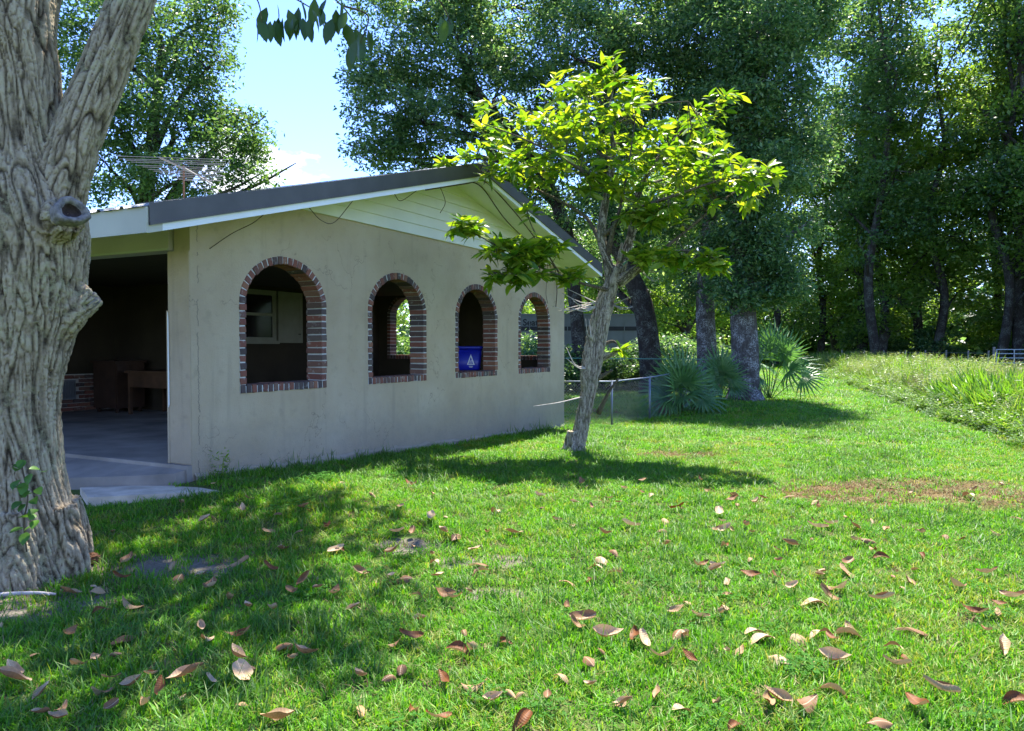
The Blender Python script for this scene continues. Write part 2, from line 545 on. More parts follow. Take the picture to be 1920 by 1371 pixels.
h = t.math('SUBTRACT', t.math('ADD', n3, t.math('MULTIPLY', n2, 1.2)), t.math('MULTIPLY', crk, 2))
M['stucco'] = t.finish(t.bsdf(c, .88, .15, 0, t.bump(h, .55, .016)))

AW, ARISE, AJ, RING = 1.32, .54, .93, .088   # arched opening: width, rise, jamb height, brick ring


def arch_outline(s0, z0, inset=0.0, n=22):
    cx_, a, b = s0 + AW / 2, AW / 2 - inset, ARISE - inset
    pts = [(cx_ - a, z0 + inset), (cx_ + a, z0 + inset)]
    for i in range(n + 1):
        p = math.pi * i / n
        pts.append((cx_ + a * math.cos(p), z0 + AJ + b * math.sin(p)))
    return pts


def wall_with_holes(name, outer, holes, a, b, axis_, mat, parent, jit=0):
    """Solid wall: outline and holes in (along, z), thickness from a to b."""
    mb = MB()
    loops = [outer] + holes
    flat = [p for lp in loops for p in lp]
    tri = tessellate_polygon([[Vector((p[0], p[1], 0)) for p in lp] for lp in loops])

    def put(p, d): return (p[0], d, p[1]) if axis_ == 1 else (d, p[0], p[1])
    n = len(flat)
    mb.v = [put(p, a) for p in flat] + [put(p, b) for p in flat]
    for q in tri:
        mb.f.append(tuple(q)); mb.f.append(tuple(n + i for i in reversed(q)))
    k = 0
    for lp in loops:
        m = len(lp)
        for i in range(m):
            j = (i + 1) % m
            mb.f.append((k + i, k + j, n + k + j, n + k + i))
        k += m
    o = mb.build(name, mat, parent)
    bm = bmesh.new(); bm.from_mesh(o.data); bmesh.ops.recalc_face_normals(bm, faces=bm.faces); bm.to_mesh(o.data); bm.free()
    return o


Z_SILL = 1.011
WIN = [.60 + 2.105 * k for k in range(4)]
sL = PK - (ZP - 3.04) / SL; sR = PK + (ZP - 3.04) / SR
outer = [(0, -.3), (WL, -.5), (WL, zr(WL) - .01), (sR, 3.03), (PK, zr(PK) - .01), (sL, 3.03), (0, zr(0) - .01)]
wall_with_holes('gable_wall', outer, [arch_outline(s, Z_SILL) for s in WIN], 0, .22, 1, M['stucco'], house)
FAR = [.35, 2.85]
Z_FAR = 1.22
wall_with_holes('side_wall', [(.225, -.5), (7.1, -.5), (7.1, 2.9), (.225, 2.9)], [arch_outline(s, Z_FAR) for s in FAR], WL - .22, WL - .003, 0, M['stucco'], house)

wall_with_holes('shade_lining', [(.225, .2), (4.398, .2), (4.398, 2.6), (.225, 2.6)], [arch_outline(s, Z_FAR, .002) for s in FAR], WL - .232, WL - .2215, 0, M['dark_inner'], house)  # added dark sheet over the stucco, standing in for the room's shade
# splash footing: rough thickened render along the foot of the gable wall
mb = MB(); N = 60; prof = []
for i in range(N + 1):
    s = .02 + (WL - .04) * i / N
    wob = random.uniform(-.018, .018)
    zb = .205 - .34 * s / WL
    mb.v += [(s, -.004, zb - .3), (s, -.030 - .3 * abs(wob), zb - .3), (s, -.026 - .3 * abs(wob), zb + .045 + wob), (s, -.004, zb + .075 + wob * 1.4)]
for i in range(N):
    for j in range(3):
        a = i * 4 + j
        mb.f.append((a, a + 1, a + 5, a + 4))
mb.build('wall_footing', M['stucco'], house)

# brick ringed openings
t = NT('mixed_brick')
co = t.add('ShaderNodeTexCoord').outputs['Object']
r_ = t.add('ShaderNodeObjectInfo').outputs['Random']
isl = t.add('ShaderNodeNewGeometry').outputs['Random Per Island']
r_ = t.math('FRACT', t.math('ADD', r_, isl))
c = t.ramp(r_, [(0, (.045, .035, .036)), (.14, (.075, .06, .062)), (.27, (.115, .07, .058)), (.38, (.17, .055, .04)), (.52, (.24, .085, .055)), (.64, (.20, .065, .045)), (.76, (.10, .085, .08)), (.88, (.30, .125, .07)), (1, (.06, .047, .05))])
c = t.mix(t.math('MULTIPLY', t.noise(co, 30, 5, .7), .45), c, (.16, .11, .09))
wp = t.add('ShaderNodeNewGeometry').outputs['Position']
c = t.mix(t.math('MULTIPLY', t.ramp(t.noise(wp, 16, 6, .7), [(.58, (0, 0, 0)), (.68, (1, 1, 1))]), .55), c, (.42, .40, .36))
M['brick'] = t.finish(t.bsdf(c, .85, .2, 0, t.bump(t.noise(co, 90, 5, .7), .5, .006)))


def brick_mesh(name, w, d, h, seed):
    bm = bmesh.new(); bmesh.ops.create_cube(bm, size=1)
    rr = random.Random(seed)
    for v in bm.verts:
        v.co = Vector((v.co.x * w, v.co.y * d, v.co.z * h)) + Vector([rr.uniform(-.0025, .0025) for _ in range(3)])
    bmesh.ops.bevel(bm, geom=list(bm.edges), offset=.005, segments=1, affect='EDGES')
    me = bpy.data.meshes.new(name); bm.to_mesh(me); bm.free(); me.materials.append(M['brick']); return me


JB = [brick_mesh('brick', RING - .004, .240, .064, k) for k in range(4)]


def ring_bricks(s0, z0):
    """(along, z, turn about the depth axis) for every brick of one opening."""
    out = []
    cx_ = s0 + AW / 2; a = AW / 2 - RING / 2; b = ARISE - RING / 2
    nj = 11; zb = z0 + RING
    for i in range(nj):
        z = zb + (AJ - RING) * (i + .5) / nj
        out += [(cx_ - a, z, 0.0), (cx_ + a, z, 0.0)]
    P = np.array([(a * math.cos(p), b * math.sin(p)) for p in np.linspace(0, math.pi, 400)])
    L = np.concatenate([[0], np.cumsum(np.hypot(*np.diff(P, axis=0).T))]); na = 23
    for i in range(na):
        k = np.searchsorted(L, L[-1] * (i + .5) / na); p = P[min(k, 399)]
        nrm = math.atan2(p[1] / b ** 2, p[0] / a ** 2)
        out.append((cx_ + p[0], z0 + AJ + p[1], -nrm))
    ns = 17
    for i in range(ns):
        out.append((s0 + AW * (i + .5) / ns, z0 + RING / 2, R(90)))
    return out


for s0 in WIN:
    mo = arch_outline(s0, Z_SILL, 0.002); mi = arch_outline(s0, Z_SILL, RING - .014)
    surround = wall_with_holes('arch_surround', mo, [mi], -.004, .219, 1, M['mortar'], house)
    for (s, z, b) in ring_bricks(s0, Z_SILL):
        j = random.uniform
        obj('brick', random.choice(JB), None, surround, loc=(s + j(-.002, .002), .108 + j(-.006, .004), z + j(-.002, .002)),
            rot=(j(-.015, .015), b + j(-.04, .04), j(-.012, .012)), scale=(j(.97, 1.03), 1, j(.93, 1.04)))
for s0 in FAR:                                 # the two openings across the room, too far off to pick their bricks apart
    surround = wall_with_holes('arch_surround', arch_outline(s0, Z_FAR, .002), [arch_outline(s0, Z_FAR, RING - .014)], WL - .219, WL + .002, 0, M['mortar'], house)
    mb = MB()
    for (s, z, b) in ring_bricks(s0, Z_FAR):
        rot = Matrix.Translation((WL - .11, s, z)) @ Matrix.Rotation(-b, 4, 'X')
        mb.box(-.12, .12, -.042, .042, -.032, .032, rot)
    mb.build('brickwork', M['brick'], surround, kind='stuff')

# lapped boards in the gable
nb = 6
for i in range(nb):
    z0 = 3.04 + (ZP - 3.04) * i / nb; z1 = 3.04 + (ZP - 3.04) * (i + 1) / nb + .012

    def lim(z):
        z = min(z, ZP - .005)
        return PK - (ZP - z) / SL, min(PK + (ZP - z) / SR, WL + .02)
    a0, b0 = lim(z0); a1, b1 = lim(z1)
    mb = MB(); n = 24
    f, bk = -.034, -.010
    P = [(a0, f, z0), (b0, f, z0), (b1, f + .022, z1), (a1, f + .022, z1), (a0, bk + .008, z0), (b0, bk + .008, z0), (b1, bk + .008, z1), (a1, bk + .008, z1)]
    mb.v = P
    for q in ((0, 1, 2, 3), (4, 7, 6, 5), (0, 4, 5, 1), (1, 5, 6, 2), (2, 6, 7, 3), (3, 7, 4, 0)): mb.f.append(q)
    mb.build('siding_board', M['cream'], house)

# roof
roof = empty('roof', (0, 0, 0), None, None); roof.parent = house
SHEET = .235                                   # underside to sheet
for (a, b) in ((S0, PK), (PK, S1)):
    mb = MB()
    mb.prism([(a, zr(a) + .004), (b, zr(b) + .004), (b, zr(b) + .022), (a, zr(a) + .022)], 1, RF + .03, RB)
    mb.build('soffit', M['cream'], roof)
    e = .13 if a < 0 else 0
    a2 = a + e
    mb = MB(); mb.prism([(a2, zr(a2)), (b, zr(b)), (b, zr(b) + .08), (a2, zr(a2) + .08)], 1, RF, RF + .028)
    mb.build('rake_board', M['white_trim'], roof)
    if a < 0: MB().prism([(a, zr(a)), (a2, zr(a2)), (a2, zr(a2) + .07), (a, zr(a) + .07)], 1, RF + .002, RF + .028).build('fascia_return', M['fascia'], roof)
    mb = MB()                                   # folded dark metal edge: face, drip lip and top return
    mb.prism([(a, zr(a) + .062), (b, zr(b) + .062), (b, zr(b) + .085), (a, zr(a) + .085)], 1, RF - .022, RF - .002)
    mb.prism([(a, zr(a) + .085), (b, zr(b) + .085), (b, zr(b) + SHEET + .008), (a, zr(a) + SHEET + .008)], 1, RF - .012, RF - .003)
    mb.prism([(a, zr(a) + SHEET + .010), (b, zr(b) + SHEET + .010), (b, zr(b) + SHEET + .016), (a, zr(a) + SHEET + .016)], 1, RF - .014, RF + .11)
    mb.build('rake_flashing', M['dark_metal'], roof)
    # ribbed sheet
    mb = MB(); r = RF + .02; prof = []
    while r < RB:
        prof += [(r, 0), (r + .22, 0), (r + .235, .022), (r + .265, .022), (r + .28, 0)]; r += .30
    ov = .05 if a < 0 else 0
    ov2 = .05 if b == S1 else 0
    for (r, h) in prof:
        mb.v += [(a - ov, r, zr(a - ov) + SHEET + h - .012), (b + ov2, r, zr(b + ov2) + SHEET + h - .012)]
    for i in range(len(prof) - 1):
        mb.f.append((2 * i, 2 * i + 2, 2 * i + 3, 2 * i + 1))
    o = mb.build('metal_sheet', M['roof_metal'], roof)
mb = MB(); mb.prism([(PK - .16, zr(PK - .16) + SHEET + .02), (PK, ZP + SHEET + .028), (PK + .16, zr(PK + .16) + SHEET + .02), (PK, ZP + SHEET + .012)], 1, RF - .016, RB)
mb.build('ridge_cap', M['roof_metal'], roof)
mb = MB(); mb.box(S0 - .024, S0 - .002, RF + .0, RB, zr(S0) + .0, zr(S0) + .212)
mb.build('eave_fascia', M['fascia'], roof)
mb = MB(); mb.box(S1 + .002, S1 + .024, RF + .0, RB, zr(S1), zr(S1) + .21)
mb.build('eave_fascia', M['fascia'], roof)

# carport side: corner post, header beam, opening, wall beyond it
mb = MB(); mb.box(.012, .22, .222, .315, 1.86, zr(0) - .012); mb.box(.012, .22, .222, .292, -.1, 1.8595)
mb.build('corner_post', M['header'], house)
mb = MB(); mb.box(-.012, .0, .003, .300, .36, zr(0) - .25)
mb.build('post_cladding', M['stucco'], house)
mb = MB(); mb.box(-.016, .10, .2925, .322, .355, 1.845, None)
mb.build('door_jamb', M['stucco'], house)
mb = MB(); mb.prism([(.2855, .93), (.3005, .90), (.3005, 1.78), (.2955, 1.83), (.288, 1.75), (.286, 1.3)], 0, -.0225, -.0165)
mb.build('bare_jamb_edge', M['white_trim'], house, label='flaked white strip of the carport jamb')
mb = MB(); mb.box(-.045, .14, .245, 6.2, 2.425, 2.66)
mb.build('header_beam', M['header'], house)
mb = MB(); mb.box(-.052, -.046, .25, 6.2, 2.428, 2.447)
mb.build('beam_moulding', M['fascia'], house)
mb = MB(); mb.box(.0, .2, 5.5, 11.3, -.2, 2.62)
mb.build('carport_wall', M['stucco'], house)

# room behind the arches
mb = MB(); mb.box(.0, WL - .2, .22, 7.4, .0, .345); mb.box(-.06, .0, .0, 5.6, .0, .352)
mb.build('floor_slab', M['concrete'], house)
mb = MB(); mb.box(.25, WL - .21, .222, 7.4, 2.60, 2.64)
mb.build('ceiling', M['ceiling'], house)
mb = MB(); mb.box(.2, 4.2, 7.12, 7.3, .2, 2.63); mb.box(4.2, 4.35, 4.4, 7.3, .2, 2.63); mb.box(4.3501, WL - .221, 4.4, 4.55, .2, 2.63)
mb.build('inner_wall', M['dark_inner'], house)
mb = MB(); mb.box(.235, WL - .222, .2215, .235, .2, .98)
# wainscot of brick on the back wall
wains = MB(); wains.box(2.5, 4.199, 7.07, 7.118, .345, 1.0)
wains = wains.build('brick_wainscot', M['mortar'], house)
WB = [brick_mesh('brick', .200, .05, .062, 20 + k) for k in range(3)]
for i in range(9):
    for j in range(7):
        s = 2.83 + (j + .5 * (i % 2)) * .212; z = .38 + i * .0715
        if s > 4.08 or (3.05 < s < 3.38 and .58 < z < .9): continue
        obj('brick', random.choice(WB), None, wains, loc=(s, 7.066, z), scale=(random.uniform(.97, 1.01), 1, random.uniform(.95, 1.02)))
vent = MB(); vent.box(3.02, 3.40, 7.035, 7.068, .56, .585); vent.box(3.02, 3.40, 7.035, 7.068, .875, .90)
for k in range(13): vent.box(3.02 + k * .03, 3.035 + k * .03, 7.03, 7.068, .5851, .8749)
vent.build('floor_vent', M['vent'], house)
# window and shutter of the inner wall
win = MB(); WZ0, WZ1 = 1.60, 2.52
for (a, b, c_, d) in ((4.70, 4.78, WZ0, WZ1), (5.46, 5.54, WZ0, WZ1), (4.7801, 5.4599, WZ0, WZ0 + .06), (4.7801, 5.4599, WZ1 - .09, WZ1), (4.7801, 5.4599, 2.05, 2.10), (4.64, 5.62, WZ0 - .06, WZ0 - .001)):
    win.box(a, b, 4.345, 4.398, c_, d)
win = win.build('window', M['inner_trim'], house)
for (a, b) in ((WZ0 + .0605, 2.0495), (2.1005, WZ1 - .0905)):
    MB().box(4.7805, 5.4595, 4.372, 4.38, a, b).build('pane', M['glass'], win)
mb = MB(); mb.box(5.60, 6.24, 4.365, 4.398, WZ0 - .04, WZ1); mb.box(5.60, 5.66, 4.352, 4.3645, WZ0 - .04, WZ1); mb.box(6.18, 6.24, 4.352, 4.3645, WZ0 - .04, WZ1); mb.box(5.6601, 6.1799, 4.352, 4.3645, WZ0 - .04, WZ0 + .05); mb.box(5.6601, 6.1799, 4.352, 4.3645, WZ1 - .09, WZ1)
sh = mb.build('shutter', M['inner_trim'], house)
MB().box(6.12, 6.17, 4.335, 4.3515, 1.72, 1.735).build('latch', M['black'], sh)

# broken apron of concrete before the carport, and the path slab
ap = [(-.065, 5.6), (-.065, .30), (-.02, .02), (-.16, .03), (-.34, .42), (-.52, .9), (-.72, 1.5), (-.95, 2.4), (-1.1, 5.6)]
mb = MB(); n = len(ap)
for (s, r) in ap: mb.v.append((s, r, .325 + .16 * s + random.uniform(-.008, .008)))
for (s, r) in ap: mb.v.append((s - .01, r, .0))
mb.f.append(tuple(range(n)))
for i in range(n): mb.f.append((i, n + i, n + (i + 1) % n, (i + 1) % n))
apron = mb.build('concrete_apron', M['concrete'])
apron.location = (C0.x, C0.y, 0); apron.rotation_euler = (0, 0, HA); apron['kind'] = 'structure'
pv = [px(432, 926, 7.0), px(330, 938, 6.85), px(165, 947, 6.72), px(150, 915, 7.15), px(285, 905, 7.3), px(372, 908, 7.2)]
mb = MB(); n = len(pv)
for p in pv: mb.v.append((p.x, p.y, .175 + random.uniform(-.008, .01)))
for p in pv: mb.v.append((p.x, p.y, .02))
mb.f.append(tuple(range(n)))
for i in range(n): mb.f.append((i, n + i, n + (i + 1) % n, (i + 1) % n))
path = mb.build('path', M['slab'], kind='structure')
SLAB_POLY = [(p.x, p.y) for p in pv]
APRON_POLY = [tuple(house_pt(s, r).xy) for (s, r) in ap]

# dead vines under the gable
dv = empty('dead_vine', house_pt(4.0, -.05, 3.05), 'thin dead brown vines hanging from the gable soffit', 'vine')
dv.rotation_euler = (0, 0, HA)
VINES = [[(3.2, -.55, zr(3.2) - .01), (4.2, -.57, zr(4.2) - .012), (4.75, -.55, ZP - .015), (5.6, -.5, zr(5.6) - .02), (6.6, -.35, zr(6.6) - .03), (7.4, -.2, zr(7.4) - .05)],
         [(3.9, -.5, zr(3.9) - .01), (4.8, -.42, ZP - .04), (6.0, -.25, zr(6.0) - .1), (7.6, -.12, zr(7.6) - .12), (8.3, -.06, 3.0), (8.45, -.05, 2.6), (8.4, -.05, 2.25)],
         [(1.1, -.5, zr(1.1) - .01), (1.3, -.48, zr(1.3) - .16), (1.55, -.45, zr(1.55) - .21), (1.8, -.5, zr(1.8) - .01)],
         [(2.6, -.5, zr(2.6) - .005), (2.8, -.45, zr(2.8) - .1), (3.1, -.48, zr(3.1) - .005)],
         [(.45, -.5, zr(.45) - .005), (.5, -.3, 2.72), (.42, -.1, 2.62), (.2, -.04, 2.45)],
         [(7.9, -.1, zr(7.9) - .1), (8.0, -.06, 2.9), (7.95, -.05, 2.5), (8.05, -.04, 2.3)],
         [(3.6, -.52, zr(3.6) - .01), (3.75, -.5, zr(3.6) - .18), (3.7, -.45, zr(3.6) - .33)]]
for k, v in enumerate(VINES):
    pts = spline(v, 8) - np.array([4.0, -.05, 3.05])
    MB().tube([tuple(p) for p in pts], [.009 if k < 2 else .0045] * len(pts), 5).build('vine_stem', M['dead_vine'], dv, True)

# ------------------------------------------------------------------ things in the room
cab = empty('cabinet', house_pt(3.72, 6.3, .345), 'dark stained wooden cabinet in the unlit carport beside a brown desk', 'cabinet', rz=HA)
MB().box(-.28, .28, -.3, .3, .08, .86).build('carcass', M['cabinet'], cab)
MB().box(-.31, .31, -.33, .33, .861, .90).build('top', M['cabinet'], cab)
for s in (-1, 1): MB().box(min(0, s * .27) + .005, max(0, s * .27) - .005, -.322, -.301, .11, .84).build('door', M['cabinet'], cab)
for sx in (-.24, .20):
    for sy in (-.27, .23): MB().box(sx, sx + .04, sy, sy + .04, 0, .0795).build('leg', M['cabinet'], cab)
desk = empty('desk', house_pt(3.75, 5.1, .345), 'brown wooden desk with four legs in the unlit carport', 'desk', rz=HA)
MB().box(-.4, .4, -.55, .55, .70, .74).build('desktop', M['wood'], desk)
MB().box(-.36, .36, -.51, .51, .46, .6995).build('drawer_box', M['wood'], desk)
for sx in (-.36, .31):
    for sy in (-.51, .46): MB().box(sx, sx + .05, sy, sy + .05, 0, .4595).build('leg', M['wood'], desk)

bench = empty('workbench', house_pt(6.1, .62, .345), 'plain wooden bench inside the third arch under the blue tub', 'bench', rz=HA)
MB().box(-.55, .55, -.375, .3, .715, .748).build('benchtop', M['wood'], bench)
for sx in (-.5, .44):
    for sy in (-.33, .22): MB().box(sx, sx + .06, sy, sy + .06, 0, .7145).build('leg', M['wood'], bench)

tp = house_pt(6.13, .66, 1.0935)
tub = empty('recycling_tub', tp, 'blue plastic recycling tub with white triangle mark inside the third brick arch', 'tub', rz=math.atan2(tp.y, tp.x) - R(90))


def rrect(w, d, r, z, n=5):
    pts = []
    for (sx, sy, a0) in ((1, -1, -90), (1, 1, 0), (-1, 1, 90), (-1, -1, 180)):
        for i in range(n):
            a = R(a0 + 90 * i / (n - 1))
            pts.append((sx * (w / 2 - r) + r * math.cos(a), sy * (d / 2 - r) + r * math.sin(a), z))
    return pts


def loft(rings, name, mat, parent, closed=(True, True)):
    mb = MB(); n = len(rings[0])
    for rg in rings: mb.v += rg
    for i in range(len(rings) - 1):
        for j in range(n):
            q = (j + 1) % n
            mb.f.append((i * n + j, i * n + q, (i + 1) * n + q, (i + 1) * n + j))
    if closed[0]: mb.f.append(tuple(reversed(range(n))))
    if closed[1]: mb.f.append(tuple((len(rings) - 1) * n + j for j in range(n)))
    return mb.build(name, mat, parent, True)


TS = 1.32
loft([rrect(.42 * TS, .30, .05, 0), rrect(.44 * TS, .32, .06, .02), rrect(.485 * TS, .36, .06, .36), rrect(.455 * TS, .33, .055, .358), rrect(.41 * TS, .29, .05, .03)], 'tub_body', M['blue'], tub)
loft([rrect(.490 * TS, .366, .062, .355), rrect(.52 * TS, .395, .07, .352), rrect(.525 * TS, .40, .07, .40), rrect(.485 * TS, .36, .06, .405), rrect(.47 * TS, .345, .055, .36)], 'rim', M['blue'], tub, (False, False))
mb = MB()                                       # printed mark: triangle with a small zigzag and two lines under it
fy = lambda z: -(.16 + .02 * (z - .02) / .34) - .003
tri_o = [(-.065, .09), (.065, .09), (0, .27)]; tri_i = [(-.043, .103), (.043, .103), (0, .228)]
for i in range(3):
    j = (i + 1) % 3
    mb.face([(p[0], fy(p[1]), p[1]) for p in (tri_o[i], tri_o[j], tri_i[j], tri_i[i])])
zz = [(-.024, .135), (-.012, .165), (0, .14), (.012, .165), (.024, .135)]
for i in range(4):
    a, b = zz[i], zz[i + 1]
    mb.face([(p[0], fy(p[1] + d), p[1] + d) for p, d in ((a, -.007), (b, -.007), (b, .007), (a, .007))])
for (z, w) in ((.116, .03), (.062, .034), (.045, .026)):
    mb.face([(x, fy(zz_), zz_) for x, zz_ in ((-w, z), (w, z), (w, z + .009), (-w, z + .009))])
mb.build('printed_mark', M['white_print'], tub).location.x = .13

# ------------------------------------------------------------------ TV aerial on the roof
az = px(345, 380, 15.0)
ant = empty('tv_antenna', (az.x, az.y, 3.2), 'old aluminium rod television antenna on a rusty mast above the roof', 'antenna', rz=R(8))
la = local(az.x, az.y)
top = px(345, 322, 15.0).z - 3.2
MB().tube([(0, 0, zr(la[0]) + .2 - 3.2), (0, 0, top + .12)], .018, 8).build('mast', M['rust'], ant)
MB().box(-.012, .012, -1.1, .9, top + .0, top + .025, Matrix.Translation((.1, 0, 0)) @ Matrix.Rotation(R(-12), 4, 'Z')).build('boom', M['alu'], ant)
for i in range(13):
    y = -1.05 + 1.9 * i / 12; L = 1.02 - .05 * i
    MB().tube([(.1 - L, y, top + .015 + random.uniform(-.015, .015)), (.1 + L * .9, y + .05, top + .02 + random.uniform(-.015, .015))], .0055, 5).build('element', M['alu'], ant)
for i in range(6):
    L = .30 - .03 * i
    MB().tube([(.15 + .09 * i - L, -.35, top - .10 - .07 * i), (.15 + .09 * i + L, -.33, top - .10 - .07 * i)], .005, 5).build('element', M['alu'], ant)
MB().tube([(.12, -.34, top - .01), (.62, -.34, top - .30)], .014, 6).build('strut', M['alu'], ant)

# ------------------------------------------------------------------ trailer behind the trees
tr = empty('cargo_trailer', (2.55, 30.0, float(gz(2.55, 30.0))), 'white box trailer with dark stripe and black lettering behind the trees', 'trailer')
TX0, TX1, TD = -2.48, 2.42, 2.2
MB().box(TX0, TX1, 0, TD, .62, 2.70).build('box_body', M['trailer'], tr)
MB().box(TX0 - .03, TX1 + .03, -.03, TD + .03, 2.701, 2.76).build('roof_rail', M['trailer'], tr)
MB().box(TX0 - .004, TX1 + .004, -.012, -.001, 2.10, 2.26).build('stripe', M['black'], tr)
for x in np.linspace(TX0 + .6, TX1 - .6, 6): MB().box(x, x + .03, -.018, -.0125, .64, 2.69).build('seam', M['trailer'], tr)
MB().box(TX0, TX1, .05, TD - .05, .45, .6195).build('chassis', M['black'], tr)
for x in (.6, 1.5):
    for y in (.0, TD - .22):
        w = MB().tube([(x, y, .33), (x, y + .22, .33)], .33, 20).build('wheel', M['black'], tr)
        MB().tube([(x, y - .008, .33), (x, y + .228, .33)], .17, 16).build('rim', M['galv'], w)
fc = bpy.data.curves.new('lettering', 'FONT'); fc.body = 'Seat'; fc.size = .36; fc.extrude = .002; fc.offset = .008
fo = bpy.data.objects.new('lettering_tmp', fc); COL.objects.link(fo)
bpy.context.view_layer.update()
fm = bpy.data.meshes.new_from_object(fo.evaluated_get(bpy.context.evaluated_depsgraph_get()))
bpy.data.objects.remove(fo); bpy.data.curves.remove(fc)
fm.materials.clear()
obj('lettering', fm, M['black'], tr, loc=(-2.13, -.006, 2.30), rot=(R(90), 0, 0))
# ------------------------------------------------------------------ tree making
def remesh(mb, voxel):
    me = mb.mesh('tmp')
    o = bpy.data.objects.new('tmp', me); COL.objects.link(o)
    md = o.modifiers.new('r', 'REMESH'); md.mode = 'VOXEL'; md.voxel_size = voxel
    sm = o.modifiers.new('s', 'SMOOTH'); sm.iterations = 6; sm.factor = .6
    bpy.context.view_layer.update()
    out = bpy.data.meshes.new_from_object(o.evaluated_get(bpy.context.evaluated_depsgraph_get()))
    bpy.data.objects.remove(o); bpy.data.meshes.remove(me)
    return out


def furrow(me, paths, freq, depth, stretch=.2, twist=0.0, seed=1):
    """Cut long interlaced bark furrows along the given centre lines."""
    n = len(me.vertices)
    V = np.empty(n * 3, np.float32); me.vertices.foreach_get('co', V); V = V.reshape(-1, 3).astype(float)
    Nn = np.empty(n * 3, np.float32); me.vertex_normals.foreach_get('vector', Nn); Nn = Nn.reshape(-1, 3)
    best = np.full(n, 1e9); Q = np.zeros((n, 3))
    for pi, P in enumerate(paths):
        P = np.asarray(P); RR = P[:, 3]; P = P[:, :3]; acc = 0.0
        pd = np.full(n, 1e9); po = np.zeros((n, 3)); pa = np.zeros(n); pr = np.zeros(n)
        for a, b, ra, rb in zip(P[:-1], P[1:], RR[:-1], RR[1:]):
            d = b - a; L = np.linalg.norm(d); d = d / L
            tt = np.clip((V - a) @ d, 0, L); c = a + tt[:, None] * d
            off = V - c; dist = np.linalg.norm(off, axis=1); m = dist < pd
            pd[m] = dist[m]; po[m] = off[m]; pa[m] = acc + tt[m]; pr[m] = (ra + rb) / 2
            acc += L
        gap = pd - pr + (.05 if pi > 1 and len(paths) == 4 else 0); m = gap < best
        best[m] = gap[m]
        o = po[m]; al = pa[m]
        if twist:
            th = twist * al; cs, sn = np.cos(th), np.sin(th)
            o = np.stack([o[:, 0] * cs - o[:, 1] * sn, o[:, 0] * sn + o[:, 1] * cs, o[:, 2]], 1)
        Q[m] = o + np.outer(al * stretch, [.3, .2, .93]) + pi * 7.3
    w = .35 * np.stack([noise3(Q * freq * .5, seed + 5), noise3(Q * freq * .5, seed + 6), noise3(Q * freq * .5, seed + 7)], 1) / freq * 1.5
    Q = Q + w
    c1 = np.clip(1 - np.abs(noise3(Q * freq, seed)) / .17, 0, 1) ** .8
    c2 = np.clip(1 - np.abs(noise3(Q * freq * 1.9 + 3.7, seed + 1)) / .15, 0, 1) * .7
    c3 = np.clip(1 - np.abs(noise3(Q * freq * np.array([1.2, 1.2, 5.0]) + 9.1, seed + 4)) / .10, 0, 1) * .45
    cr = np.maximum(np.maximum(c1, c2), c3)                                # 1 in the furrow
    fine = noise3(V * freq * 4 * np.array([1, 1, .4]), seed + 2) * .30 + noise3(V * freq * 9 * np.array([1, 1, .7]), seed + 3) * .16
    h = (-cr + fine + .3) * depth
    V = V + Nn * h[:, None]
    me.vertices.foreach_set('co', V.astype(np.float32).ravel())
    at = me.attributes.new('furrow', 'FLOAT', 'POINT')
    at.data.foreach_set('value', np.clip(.9 - cr, 0, 1).astype(np.float32))
    me.polygons.foreach_set('use_smooth', np.ones(len(me.polygons), dtype=bool))
    me.update()


def leaf_quads(P, size, aspect, g, up=.35, out=None, droop=0.0):
    """One folded leaf blade (a quad) at every point."""
    n = len(P)
    a = g.normal(size=(n, 3)); a[:, 2] = a[:, 2] * .6 - droop
    if out is not None: a = a * .6 + out
    a /= np.linalg.norm(a, axis=1)[:, None] + 1e-9
    nn = g.normal(size=(n, 3)); nn[:, 2] = np.abs(nn[:, 2]) + up * 2
    b = np.cross(nn, a); b /= np.linalg.norm(b, axis=1)[:, None] + 1e-9
    nrm = np.cross(a, b)
    L = size * g.uniform(.65, 1.3, n)[:, None]; W = L * aspect
    m = P + a * L * .5 - nrm * L * .0
    v = np.stack([P, m + b * W * .5 + nrm * L * .08, P + a * L, m - b * W * .5 + nrm * L * .08], 1)
    return v.reshape(-1, 3)


def quads(n):
    return np.arange(n * 4).reshape(-1, 4)


def in_blobs(blobs, n, g, shell=.5):
    w = np.array([b[3] * b[4] * b[5] for b in blobs]) ** .75; w /= w.sum()
    k = g.choice(len(blobs), n, p=w)
    B = np.array(blobs)[k]
    d = g.normal(size=(n, 3)); d /= np.linalg.norm(d, axis=1)[:, None]
    rad = g.uniform(0, 1, n) ** (1 / 3.0) * (1 - shell) + shell * g.uniform(.75, 1.0, n)
    return B[:, :3] + d * rad[:, None] * B[:, 3:6], k


